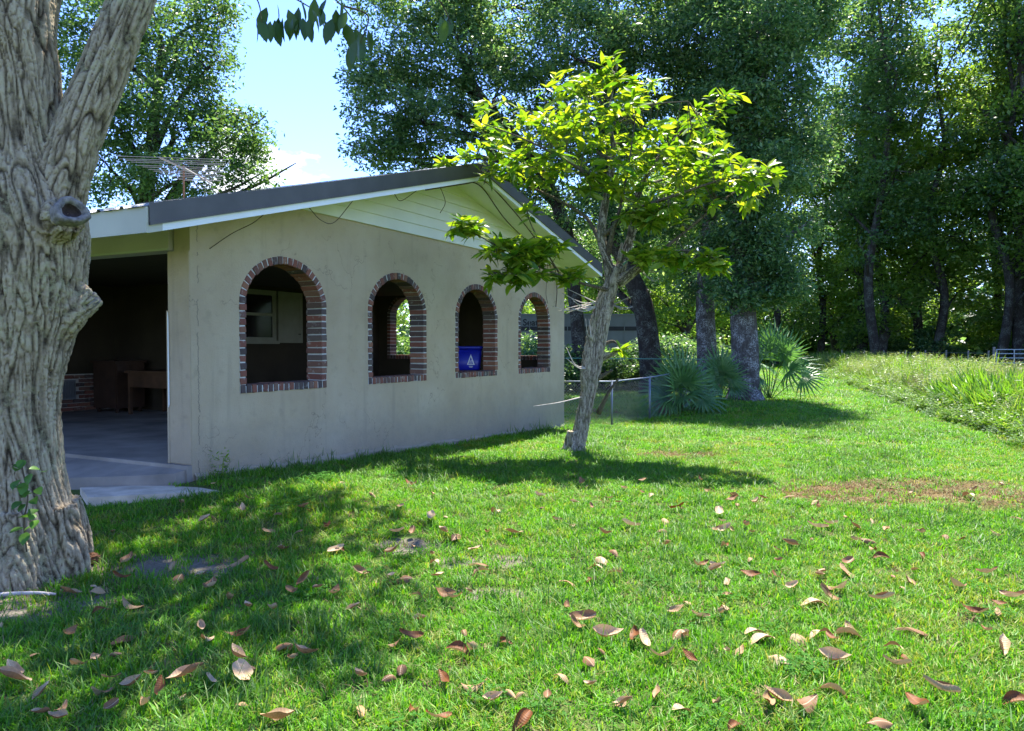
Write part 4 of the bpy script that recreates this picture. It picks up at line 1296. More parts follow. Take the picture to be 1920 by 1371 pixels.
for (x, y, k, s) in SPOTS:
    o = KINDS[k] if k not in used else copy_tree(KINDS[k])
    used.add(k)
    o.location = (x, y, float(gz(x, y))); o.rotation_euler = (0, 0, float(gF.uniform(0, 6.28))); o.scale = (s, s, s * float(gF.uniform(.9, 1.1)))
    if y < 50 and x < 12:
        o['label'] = 'small rounded tree growing beyond the house and trailer'; o['group'] = 'small trees beyond the yard'
    else:
        w_ = 'by the field gate' if x > 31 and y < 47 else 'behind the wire fence' if x > 21 and y < 55 else 'at the far end of the mown track' if x < 21 and y < 70 else 'deep in the wood'
        o['label'] = FL[k] + ' ' + w_; o['group'] = FL[k].replace('tree', 'trees') + ' ' + w_
# ------------------------------------------------------------------ far wood, one mass
g = np.random.default_rng(301)
n = 70000
tt = g.uniform(0, 1, n)
wx = np.interp(tt, [0, .2, .5, .8, 1], [-60, 0, 30, 52, 75]); wy = np.interp(tt, [0, .2, .5, .8, 1], [95, 92, 78, 58, 38])
P = np.stack([wx + g.normal(size=n) * 2.5, wy + g.normal(size=n) * 3.0, np.abs(g.normal(size=n)) * 4.6], 1)
V = leaf_quads(P, .75, .6, g)
obj('distant_wood', np_mesh('distant_wood', V, quads(n)), M['dark_leaf'], kind='stuff', label='dim mass of far woodland undergrowth behind the tree trunks', cat='woodland')

# ------------------------------------------------------------------ shrubs
def shrub_kind(seed, n_clump, per, leaf, size, w=1.0, h=1.2):
    g = np.random.default_rng(seed)
    root = empty('shrub', (0, 0, 0), 'x', 'shrub')
    blobs = [(g.normal() * .35 * w, g.normal() * .35 * w, h * f, .5 * w, .5 * w, .28 * h) for f in (.25, .4, .55, .7, .85)]
    tp = [(0, 0, -.1, .04), (0, 0, .2, .035), (.05, 0, h * .5, .02), (0, .05, h * .8, .01)]
    fill_tree(root, tp, blobs, n_clump, per, .16, size, .45, leaf, M['bark_oak'], g, .02, .006, .1, 6, True, .3)
    return root


SK = [shrub_kind(401, 110, 36, M['dark_leaf'], .10), shrub_kind(402, 110, 36, M['oak_leaf'], .09, 1.2, 1.0), shrub_kind(403, 90, 30, M['forest_leaf'], .08, 1.1, .8)]
gS = np.random.default_rng(55)
SH = []
for x in np.linspace(.6, 6.4, 15): SH.append((x + gS.normal() * .3, 25.8 + gS.normal() * .9, int(gS.integers(0, 2)), gS.uniform(1.0, 1.7), 'dark leafy shrub in the shade behind the chain link fence', 'shrubs behind the chain link fence'))
for x in np.linspace(-9, 1, 10): SH.append((x, 27 + gS.normal() * 1.5, int(gS.integers(0, 3)), gS.uniform(1.2, 2.0), 'leafy shrub growing in the back yard behind the house', 'shrubs behind the house'))
for i in range(26):
    f = i / 25; x = np.interp(f, [0, .3, .6, 1], [12, 21, 33, 50]); y = np.interp(f, [0, .3, .6, 1], [68, 62, 47, 33])
    SH.append((x + gS.normal() * .8, y + gS.normal() * 1.2, int(gS.integers(0, 3)), gS.uniform(1.3, 2.4), 'shrub of the undergrowth along the foot of the wood', 'undergrowth along the wood'))
used = set()
for (x, y, k, s, lab, grp) in SH:
    o = SK[k] if k not in used else copy_tree(SK[k]); used.add(k)
    o.location = (x, y, float(gz(x, y)) - .05); o.rotation_euler = (0, 0, float(gS.uniform(0, 6.28))); o.scale = (s, s, s)
    o['label'] = lab; o['group'] = grp

# ------------------------------------------------------------------ palmettos
def frond_mesh(name, seed, nb, spread, L, mat, sag=.18):
    rr = random.Random(seed); V, Fc = [], []
    for i in range(nb):
        a = R(-spread / 2 + spread * i / (nb - 1)); l = L * (1 - .25 * abs(a) / R(spread / 2)) * rr.uniform(.9, 1.08)
        dx, dy = math.sin(a), math.cos(a); k = len(V); w = .030 * rr.uniform(.9, 1.2)
        for (f, ww, z) in ((0, .2, 0), (.3, .95, .012), (.62, .8, -.02), (1.0, .03, -sag * rr.uniform(.6, 1.5))):
            p = (dx * l * f, dy * l * f, z * l / .6)
            V += [(p[0] - dy * w * ww, p[1] + dx * w * ww, p[2] + .012 * ww), (p[0], p[1], p[2]), (p[0] + dy * w * ww, p[1] - dx * w * ww, p[2] + .012 * ww)]
        for s in range(3):
            for c_ in range(2):
                b = k + s * 3 + c_; Fc.append((b, b + 1, b + 4, b + 3))
    me = bpy.data.meshes.new(name); me.from_pydata(V, [], Fc); me.materials.append(mat); me.update(); return me


FR = [frond_mesh('fan', k, 17, sp2, L, M['palm']) for k, (sp2, L) in enumerate(((230, .74), (200, .80), (260, .68)))]
FD = [frond_mesh('fan', 9, 8, 70, .5, M['palm_dead'], .15)]


def palmetto(base, label, fronds, s=1.0, dead=3):
    root = empty('palmetto', base, label, 'palmetto')
    for (dx, dy, dz, fx, fy, fz) in fronds:
        tip = Vector((dx, dy, dz)) * s
        pts = spline([(dx * .06, dy * .06, 0), (tip.x * .55, tip.y * .55, tip.z * .6), tuple(tip)], 4)
        st = MB().tube([tuple(p) for p in pts], [.014, .013, .012, .011, .010, .009, .008, .007, .006], 5).build('frond', M['palm'], root, True)
        d = Vector((fx, fy, fz)).normalized(); nrm = Vector((random.uniform(-.3, .3), -1 + random.uniform(-.3, .3), .7))
        xa = d.cross(nrm).normalized(); za = xa.cross(d)
        mt = Matrix((xa, d, za)).transposed()
        q = s * random.uniform(.85, 1.12)
        obj('fan', random.choice(FR), None, st, loc=tuple(tip), rot=mt.to_euler(), scale=(q, q, q))
    for k in range(dead):
        a = random.uniform(0, 6.28); p = Vector((.3 * math.cos(a), .3 * math.sin(a), .38)) * s
        st = MB().tube([(0, 0, .1), tuple(p)], .01, 5).build('dead_frond', M['palm_dead'], root, True)
        d = Vector((math.cos(a), math.sin(a), -1.2)).normalized(); xa = d.cross(Vector((0, -1, .3))).normalized(); za = xa.cross(d)
        obj('fan', FD[0], None, st, loc=tuple(p), rot=Matrix((xa, d, za)).transposed().to_euler(), scale=(s,) * 3)
    return root


def fr(n, spread, hmin, hmax, seed):
    rr = random.Random(seed); out = []
    for i in range(n):
        a = 2.4 * i + rr.uniform(-.3, .3); h = hmin + (hmax - hmin) * (1 - i / n) ; d = spread * (i / n) ** .6 * rr.uniform(.7, 1.1)
        x, y = d * math.cos(a), d * math.sin(a) * .8 - .05
        out.append((x, y, h * rr.uniform(.85, 1.05), x * 1.3, y * 1.3 - .12, .35 + h * .6 - .9 * i / n))
    return out


b = px(1272, 768, 17.6)
palmetto((b.x, b.y, float(gz(b.x, b.y)) - .03), 'blue-green fan palmetto clump at the end of the chain link fence', fr(15, .58, .25, .98, 1), .95, 5)
b = px(1352, 728, 20.6)
palmetto((b.x, b.y, float(gz(b.x, b.y)) - .03), 'fan palmetto squeezed against the left of the stout vine-hung trunk', fr(9, .4, .5, 1.2, 2), .85, 0)
b = px(1442, 735, 21.6)
palmetto((b.x, b.y, float(gz(b.x, b.y)) - .03), 'sunlit fan palmetto leaning out right of the stout vine-hung trunk', fr(14, .8, .6, 1.6, 3), 1.05, 1)

# ------------------------------------------------------------------ chain link fence
fa = Vector((*house_pt(WL + .04, .3).xy, 0)); fpts = [fa, Vector((2.07, 15.9, 0)), Vector((2.98, 16.6, 0)), Vector((4.0, 17.9, 0)), Vector((5.2, 20.6, 0))]
fence = empty('chain_link_fence', (fa.x, fa.y, float(gz(fa.x, fa.y))), 'low galvanised chain link fence running from the house corner', 'fence')
fo = fence.location
rail = []
for i, p in enumerate(fpts):
    z = float(gz(p.x, p.y)); q = Vector((p.x, p.y, z)) - fo
    h = .92
    MB().tube([q + Vector((0, 0, -.2)), q + Vector((0, 0, h + .03))], .022, 8).build('post', M['galv'], fence, True)
    rail.append(q + Vector((0, 0, h)))
MB().tube(rail, .017, 8).build('top_rail', M['galv'], fence, True)
mb = MB()
for a, b_ in zip(rail[:-1], rail[1:]):
    L = (b_ - a).length; d = (b_ - a) / L; H = .88; stp = .062
    k = -H
    while k < L:
        for sgn in (1, -1):
            x0, x1 = (k, k + H) if sgn > 0 else (k + H, k); z0, z1 = 0.0, H
            lo, hi = min(x0, x1), max(x0, x1)
            if hi <= 0 or lo >= L: continue
            def clip(x): return max(0, min(L, x))
            f0 = (clip(x0) - x0) / (x1 - x0); f1 = (clip(x1) - x0) / (x1 - x0)
            pts = [a + d * (x0 + (x1 - x0) * f) + Vector((0, 0, -H + H * f)) for f in (f0, f1)]
            mb.tube(pts, .0019, 3, False)
        k += stp
mb.build('wire_mesh', M['galv'], fence, kind='stuff')
# the older fence line farther back: one rail on thin posts
f2 = empty('back_fence', (1.2, 21.5, float(gz(1.2, 21.5))), 'thin green wire line on posts across the shaded back yard', 'fence')
M['green_wire'] = plain('green_wire', (.10, .26, .20), .5, .3)
MB().tube([(-6.5, .8, 1.15), (0, 0, 1.17), (4.3, -.3, 1.14)], .011, 6).build('rail', M['green_wire'], f2)
for x, y in ((-6.5, .8), (0, 0), (4.3, -.3)): MB().tube([(x, y, -.2), (x, y, 1.2)], .02, 6).build('post', M['galv'], f2)

# ------------------------------------------------------------------ field fence and gate before the wood
ff = empty('field_fence', (26, 47, 0), 'thin post and wire fence in front of the dark wood', 'fence')
FP = [(22.6, 52.6), (23.4, 51.0), (24.0, 49.6), (24.7, 48.2), (25.3, 47.0), (25.9, 45.8), (26.5, 44.6), (27.0, 43.5)]
tops = []
for (x, y) in FP:
    MB().tube([(x - 26, y - 47, -.2), (x - 26, y - 47, 1.25)], .045, 7).build('post', M['post'], ff); tops.append((x - 26, y - 47))
for z in (.4, .75, 1.1): MB().tube([(x, y - .05, z) for x, y in tops], .008, 4).build('wire', M['galv'], ff)
ga = empty('field_gate', (27.25, 43.2, float(gz(27.25, 43.2))), 'grey tubular metal field gate before the dark wood', 'gate', rz=R(-20))
for z in (.22, .5, .78, 1.02, 1.25): MB().tube([(0, 0, z), (2.6, 0, z)], .028, 7).build('rail', M['gate'], ga)
for x in (0, .85, 1.7, 2.6): MB().tube([(x, -.03, .2), (x, -.03, 1.27)], .03, 7).build('upright', M['gate'], ga)
MB().tube([(-.12, 0, -.2), (-.12, 0, 1.4)], .07, 8).build('gatepost', M['post'], ga)

# ------------------------------------------------------------------ overhead cable
ca = px(1835, 10, 14.0); cb = px(1600, 462, 46.0); dirc = (cb - ca)
P = spline([ca - dirc * .9 + Vector((0, 0, .5)), ca, (ca + cb) / 2 + Vector((0, 0, -.10)), cb, cb + dirc * .35], 10)
MB().tube([tuple(p) for p in P], .014, 5).build('overhead_cable', M['cable'], None, label='thin black overhead cable crossing in front of the wood', cat='cable')

# ------------------------------------------------------------------ scattering
def scatter(name, pts, rot, scl, idx, protos, label, cat):
    pc = bpy.data.collections.new(name + '_kinds')
    for k, (m, mat) in enumerate(protos):
        o = bpy.data.objects.new('%s_kind_%02d' % (name, k), m); pc.objects.link(o)
        if not m.materials: m.materials.append(mat)
    me = np_mesh(name, pts)
    a = me.attributes.new('turn', 'FLOAT_VECTOR', 'POINT'); a.data.foreach_set('vector', rot.astype(np.float32).ravel())
    a = me.attributes.new('size', 'FLOAT_VECTOR', 'POINT'); a.data.foreach_set('vector', scl.astype(np.float32).ravel())
    a = me.attributes.new('pick', 'INT', 'POINT'); a.data.foreach_set('value', idx.astype(np.int32))
    ng = bpy.data.node_groups.new(name + '_scatter', 'GeometryNodeTree')
    ng.interface.new_socket('Geometry', in_out='INPUT', socket_type='NodeSocketGeometry')
    ng.interface.new_socket('Geometry', in_out='OUTPUT', socket_type='NodeSocketGeometry')
    N, L = ng.nodes, ng.links
    gi, go = N.new('NodeGroupInput'), N.new('NodeGroupOutput')
    ip = N.new('GeometryNodeInstanceOnPoints'); ci = N.new('GeometryNodeCollectionInfo')
    ci.inputs['Collection'].default_value = pc; ci.inputs['Separate Children'].default_value = True; ci.inputs['Reset Children'].default_value = True
    ip.inputs['Pick Instance'].default_value = True

    def named(nm, ty):
        q = N.new('GeometryNodeInputNamedAttribute'); q.data_type = ty; q.inputs['Name'].default_value = nm; return q.outputs['Attribute']
    L.new(gi.outputs[0], ip.inputs['Points']); L.new(ci.outputs[0], ip.inputs['Instance'])
    L.new(named('turn', 'FLOAT_VECTOR'), ip.inputs['Rotation']); L.new(named('size', 'FLOAT_VECTOR'), ip.inputs['Scale']); L.new(named('pick', 'INT'), ip.inputs['Instance Index'])
    L.new(ip.outputs[0], go.inputs[0])
    o = obj(name, me, None, kind='stuff', label=label, cat=cat)
    md = o.modifiers.new('scatter', 'NODES'); md.node_group = ng
    return o


def tuft(name, n, rad, h, w, lean, g, seg=2):
    V, Fc = [], []
    for i in range(n):
        a = g.uniform(0, 6.283); r = rad * math.sqrt(g.uniform(0, 1)); b = np.array([r * math.cos(a), r * math.sin(a), -.006])
        th = g.uniform(0, 6.283); L = h * g.uniform(.5, 1.25); ln = lean * g.uniform(.2, 1.4)
        d = np.array([math.cos(th), math.sin(th), 0]); s = np.array([-d[1], d[0], 0]) * w * g.uniform(.7, 1.3) * .5
        k = len(V)
        for q in range(seg + 1):
            f = q / seg; p = b + d * L * ln * f ** 1.7 + np.array([0, 0, L * f * (1 - .35 * ln * f)])
            if q < seg: V += [p - s * (1 - .3 * f), p + s * (1 - .3 * f)]
            else: V.append(p)
        for q in range(seg - 1): Fc.append((k + 2 * q, k + 2 * q + 1, k + 2 * q + 3, k + 2 * q + 2))
        Fc.append((k + 2 * seg - 2, k + 2 * seg - 1, k + 2 * seg))
    me = bpy.data.meshes.new(name); me.from_pydata([tuple(v) for v in V], [], Fc); me.update(); return me


def inside(px_, py_, poly):
    r = np.zeros(len(px_), bool); n = len(poly); j = n - 1
    for i in range(n):
        xi, yi = poly[i]; xj, yj = poly[j]
        c_ = ((yi > py_) != (yj > py_)) & (px_ < (xj - xi) * (py_ - yi) / (yj - yi + 1e-12) + xi)
        r ^= c_; j = i
    return r


def patch_amt(x, y, patches):
    m = np.zeros_like(x); w = noise3(np.stack([x * 2.2, y * 2.2, x * 0], 1), 9)
    for (cx, cy, rx, ry) in patches:
        d = ((x - cx) / rx) ** 2 + ((y - cy) / ry) ** 2 + w * .9
        m = np.maximum(m, np.clip((1.2 - d) / .6, 0, 1))
    return m


def lawn_points(g, y0, y1, dens):
    A = .75 * (y1 ** 2 - y0 ** 2) + 2.4 * (y1 - y0); n = int(A * dens)
    y = np.sqrt(g.uniform(y0 ** 2, y1 ** 2, n)); x = g.uniform(-1, 1, n) * (.75 * y + 1.2)
    s, r = local(x, y)
    ok = ~((s > -.02) & (s < WL + .02) & (r > -.035) & (r < 11.4))
    ok &= ~inside(x, y, SLAB_POLY) & ~inside(x, y, APRON_POLY)
    ok &= np.hypot(x - FT[0], y - FT[1]) > .43
    ok &= np.hypot(x - SB.x, y - SB.y) > .16
    ok &= ~((s < 0) & (s > -1.1) & (r > .3))
    return x[ok], y[ok]


M['grass'] = leaf_mat('grass_blade', [(0, (.058, .20, .010)), (.45, (.105, .30, .013)), (.8, (.165, .37, .022)), (1, (.30, .37, .10))], .45, (1.35, 1.4, .4), .5, .25)
M['grass_dry'] = leaf_mat('dry_grass_blade', [(0, (.15, .095, .05)), (.5, (.24, .165, .085)), (.75, (.34, .27, .15)), (1, (.12, .20, .03))], .25, (1.1, 1.0, .8), .8, .1)
M['clover'] = leaf_mat('clover_leaf', [(0, (.045, .15, .022)), (1, (.085, .21, .035))], .35, None, .85, .05)
g = np.random.default_rng(500)
GP = [(tuft('grass', 34, .075, .050, .0060, .8, g), M['grass']) for _ in range(5)] + [(tuft('grass', 14, .08, .085, .0055, .9, g, 3), M['grass']) for _ in range(2)]


def clover(g):
    V, Fc = [], []
    for i in range(26):
        a = g.uniform(0, 6.283); r = .09 * math.sqrt(g.uniform()); h = g.uniform(.025, .055); c_ = np.array([r * math.cos(a), r * math.sin(a), h])
        for k in range(3):
            b = a + 2.1 * k; d = np.array([math.cos(b), math.sin(b), .25]); s = np.array([-math.sin(b), math.cos(b), 0]); q = len(V); l = .016
            V += [c_, c_ + d * l * .6 + s * l * .45, c_ + d * l, c_ + d * l * .6 - s * l * .45]; Fc.append((q, q + 1, q + 2, q + 3))
    me = bpy.data.meshes.new('clover'); me.from_pydata([tuple(v) for v in V], [], Fc); me.update(); return me


GP.append((clover(g), M['clover']))
M['grass_yellow'] = leaf_mat('yellowed_grass_blade', [(0, (.14, .22, .015)), (.5, (.22, .31, .025)), (.8, (.30, .33, .06)), (1, (.38, .33, .15))], .45, (1.3, 1.3, .5), .5, .25)
M['grass_dull'] = leaf_mat('dull_grass_blade', [(0, (.05, .14, .022)), (.6, (.085, .20, .03)), (1, (.17, .24, .07))], .42, (1.35, 1.4, .5), .5, .25)
GP += [(tuft('grass', 26, .075, .058, .006, .9, g), M['grass_yellow']), (tuft('grass', 20, .08, .08, .005, 1.0, g), M['grass_yellow']), (tuft('grass', 30, .08, .055, .007, .8, g), M['grass_dull']), (tuft('grass', 12, .07, .12, .006, .7, g, 3), M['grass_dull'])]
DP = [(tuft('dry_grass', 26, .08, .045, .005, 1.1, g), M['grass_dry']) for _ in range(3)]
pts, rots, scl, ids = [], [], [], []
dpts, drots, dscl, dids = [], [], [], []
for (y0, y1, dens, s, hz) in ((1.6, 4.2, 330, 1.0, 1.0), (4.2, 7, 260, 1.1, 1.0), (7, 11, 170, 1.35, 1.0), (11, 17, 80, 1.9, 1.1), (17, 28, 30, 3.0, 1.4), (28, 46, 10, 4.8, 1.8), (46, 72, 4, 7.6, 2.4)):
    x, y = lawn_points(g, y0, y1, dens); n = len(x)
    z = gz(x, y)
    dirt = patch_amt(x, y, DIRT); dry = patch_amt(x, y, DRY)
    clump = noise3(np.stack([x * 1.3, y * 1.3, x * 0 + 4], 1), 17)
    keep = g.uniform(0, 1, n) > np.maximum(dirt * .62, 0)
    isdry = g.uniform(0, 1, n) < np.maximum(dry * .82, .07)
    hf = (1 + .35 * clump) * g.uniform(.75, 1.25, n)
    # grass stands long against walls and trunks
    s_, r_l = local(x, y)
    nearwall = (s_ > -.1) & (s_ < WL + .3) & (r_l > -.22) & (r_l < 0)
    hf = np.where(nearwall, hf * 1.5, hf); hf = np.where(np.hypot(x - FT[0], y - FT[1]) < .75, hf * 1.3, hf)
    P3 = np.stack([x, y, z], 1); rt = np.stack([g.normal(size=n) * .08, g.normal(size=n) * .08, g.uniform(0, 6.283, n)], 1)
    sc = np.stack([np.full(n, s), np.full(n, s), hz * hf], 1)
    pk = g.choice(8, n, p=[.19, .18, .18, .18, .13, .065, .065, .01])
    pk = np.where((clump > .55) & (g.uniform(0, 1, n) < .3), 7, pk)
    big = noise3(np.stack([x * .55, y * .4, x * 0 + 2], 1), 41); u01 = g.uniform(0, 1, n)
    pk = np.where(u01 < np.clip(.08 + .45 * big, .03, .5), g.integers(8, 10, n), pk)
    pk = np.where((u01 > 1 - np.clip(.14 - .5 * big, .03, .5)), g.integers(10, 12, n), pk)
    a = keep & ~isdry; pts.append(P3[a]); rots.append(rt[a]); scl.append(sc[a]); ids.append(pk[a])
    b = keep & isdry; dpts.append(P3[b]); drots.append(rt[b]); dscl.append(sc[b]); dids.append(g.integers(0, 3, b.sum()))
scatter('lawn_grass', np.vstack(pts), np.vstack(rots), np.vstack(scl), np.concatenate(ids), GP, 'short green lawn grass covering the yard and track', 'grass')
scatter('dry_grass', np.vstack(dpts), np.vstack(drots), np.vstack(dscl), np.concatenate(dids), DP, 'reddish brown dry grass in worn patches of the lawn', 'grass')

# ------------------------------------------------------------------ weedy bank along the track
M['weed'] = leaf_mat('weed_blade', [(0, (.08, .20, .018)), (.6, (.15, .29, .026)), (1, (.26, .32, .09))], .45)
M['weed_lime'] = leaf_mat('lime_broad_blade', [(0, (.08, .21, .02)), (1, (.15, .29, .03))], .45)
M['weed_leaf'] = leaf_mat('weed_leaf', [(0, (.06, .14, .03)), (.75, (.11, .21, .05)), (1, (.22, .27, .13))], .35, None, .45, .25)
M['weed_brown'] = leaf_mat('dead_weed', [(0, (.14, .10, .08)), (.6, (.22, .17, .12)), (1, (.15, .17, .06))], .2, (1.1, 1, .8), .8, .1)
M['weed_pale'] = leaf_mat('feathery_weed', [(0, (.13, .19, .06)), (1, (.24, .29, .12))], .4)


def leafy(name, n_st, h, leaf_len, asp, per, g, spread=.16):
    V = []; P, O = [], []
    for i in range(n_st):
        a = g.uniform(0, 6.283); b = np.array([math.cos(a), math.sin(a), 0]) * spread * g.uniform(0, 1); hh = h * g.uniform(.6, 1.1); tip = b * 2.0 + np.array([g.normal() * .06, g.normal() * .06, hh])
        for k in range(per):
            f = (k + 1) / per; p = b + (tip - b) * f; P.append(p + g.normal(size=3) * .012)
            t_ = g.uniform(0, 6.283); O.append([math.cos(t_), math.sin(t_), .25])
    P = np.array(P); O = np.array(O)
    V = leaf_quads(P, leaf_len, asp, g, .6, O)
    return np_mesh(name, V, quads(len(P)))


g = np.random.default_rng(610)
WP = [(tuft('weed', 34, .14, .62, .013, .55, g, 4), M['weed']), (tuft('weed', 26, .12, .85, .016, .4, g, 4), M['weed']), (tuft('weed', 14, .10, .80, .045, .5, g, 5), M['weed_lime']),
      (leafy('weed', 12, .45, .075, .5, 12, g), M['weed']), (leafy('weed', 12, .60, .065, .35, 14, g), M['weed_leaf']), (leafy('weed', 16, .80, .05, .2, 22, g), M['weed_brown']), (leafy('weed', 14, .8, .085, .16, 26, g), M['weed_pale']), (leafy('weed', 9, .32, .055, .7, 12, g, .2), M['weed_leaf'])]
pts, rots, scl, ids = [], [], [], []
for (y0, y1, dens, s) in ((6, 14, 30, 1.0), (14, 24, 20, 1.15), (24, 40, 9, 1.5), (40, 58, 4, 2.0)):
    W = 5.0; n = int((y1 - y0) * W * dens)
    y = g.uniform(y0, y1, n); d = W * g.uniform(0, 1, n) ** 1.35
    wob = .35 * noise3(np.stack([y * .6, y * 0, y * 0], 1), 23)
    x = edge_x(y) + d + wob
    z = gz(x, y)
    c1 = noise3(np.stack([x * .45, y * .3, x * 0], 1), 31); c2 = noise3(np.stack([x * .5 + 9, y * .35, x * 0], 1), 33)
    front = d < .55
    pk = np.where(front, g.choice([7, 3, 4, 0], n, p=[.45, .3, .15, .1]), np.where(c1 > .30, g.choice([2, 1], n, p=[.55, .45]), np.where(c2 > .2, g.choice([5, 4, 0], n, p=[.5, .25, .25]), np.where(c2 < -.2, g.choice([6, 0, 1], n, p=[.6, .2, .2]), g.choice([0, 1, 4, 6], n, p=[.4, .25, .15, .2])))))
    hz = 1.0 * np.clip(.5 + d * .5, .5, 1.0) * g.uniform(.7, 1.15, n) * np.where(d > 4.2, .7, 1.0)
    pts.append(np.stack([x, y, z], 1)); rots.append(np.stack([g.normal(size=n) * .12, g.normal(size=n) * .12, g.uniform(0, 6.283, n)], 1))
    scl.append(np.stack([np.full(n, s), np.full(n, s), hz * (1 + .1 * (s - 1))], 1)); ids.append(pk)
scatter('tall_weeds', np.vstack(pts), np.vstack(rots), np.vstack(scl), np.concatenate(ids), WP, 'tall tangled weeds and grasses on the bank beside the mown track', 'weeds')

# tufts at the corner of the house
cp_ = house_pt(.25, -.12)
wk = empty('wall_weed', (cp_.x, cp_.y, float(gz(cp_.x, cp_.y))), 'small green weed growing at the foot of the near wall corner', 'weed')
obj('leaves', leafy('leaves', 9, .30, .05, .3, 12, np.random.default_rng(3), .14), M['weed'], wk)
MB().tube([(0, 0, -.02), (.02, 0, .2)], .004, 5).build('stem', M['weed'], wk)

# ------------------------------------------------------------------ fallen leaves
def dead_mats():
    out = []
    for nm, lo, hi, back in (('tan', (.36, .24, .125), (.54, .385, .225), (.22, .115, .05)), ('russet', (.095, .030, .006), (.20, .070, .014), (.32, .20, .09)), ('brown', (.17, .082, .028), (.28, .15, .06), (.36, .24, .12))):
        t = NT('dead_leaf_' + nm)
        co = t.add('ShaderNodeTexCoord').outputs['Object']
        ge = t.add('ShaderNodeNewGeometry')
        n = t.noise(co, 22, 5, .7)
        sp3 = t.add('ShaderNodeSeparateXYZ'); t.l.new(co, sp3.inputs[0])
        ribs = t.add('ShaderNodeTexWave'); ribs.inputs['Scale'].default_value = 26; ribs.bands_direction = 'Y'; ribs.inputs['Distortion'].default_value = 1.5; t.l.new(co, ribs.inputs['Vector'])
        c = t.mix(ge.outputs['Backfacing'], t.ramp(n, [(.3, lo), (.7, hi)]), back)
        rib = t.math('LESS_THAN', t.math('ABSOLUTE', sp3.outputs[0]), .0016)
        c = t.mix(t.math('MULTIPLY', rib, .6), c, tuple(min(1, q * 1.5) for q in hi))
        b = t.bsdf(c, .6, .3, 0, t.bump(ribs.outputs['Fac'], .35, .002))
        tr = t.add('ShaderNodeBsdfTranslucent'); t.l.new(c, tr.inputs['Color'])
        mx = t.add('ShaderNodeMixShader'); mx.inputs[0].default_value = .15
        t.l.new(b.outputs[0], mx.inputs[1]); t.l.new(tr.outputs[0], mx.inputs[2]); out.append(t.finish(mx))
    return out


def dead_leaf(seed, mat, L, W, roll, curl, wave):
    """Dry leaf: lies along +Y, its sides rolled up about the midrib, tip curled and edge crinkled."""
    rr = random.Random(seed); n, m = 9, 6; V, Fc = [], []; ph = rr.uniform(0, 6)
    for i in range(n + 1):
        t_ = i / n
        w = W * .5 * max(.02, math.sin(math.pi * (t_ * .97 + .015)) ** .7) * (1 + .06 * math.sin(9 * t_ + ph))
        for j in range(m + 1):
            s = (j / m - .5) * 2; a = roll * s * (1 + .3 * math.sin(3 * t_ + ph)); k = w / max(abs(roll), .05)
            x = k * math.sin(a); z = k * (1 - math.cos(a))
            z += curl * L * (t_ - .45) ** 2 * 2 + wave * W * math.sin(7 * t_ + ph + 2 * s) * abs(s) + rr.uniform(-1, 1) * .0012
            V.append((x, (t_ - .5) * L * (1 - .15 * abs(curl)), z))
    for i in range(n):
        for j in range(m):
            a = i * (m + 1) + j; Fc.append((a, a + 1, a + m + 2, a + m + 1))
    me = bpy.data.meshes.new('fallen_leaf'); me.from_pydata(V, [], Fc); me.materials.append(mat)
    for p in me.polygons: p.use_smooth = True
    me.update(); zs = [v[2] for v in V]
    return me


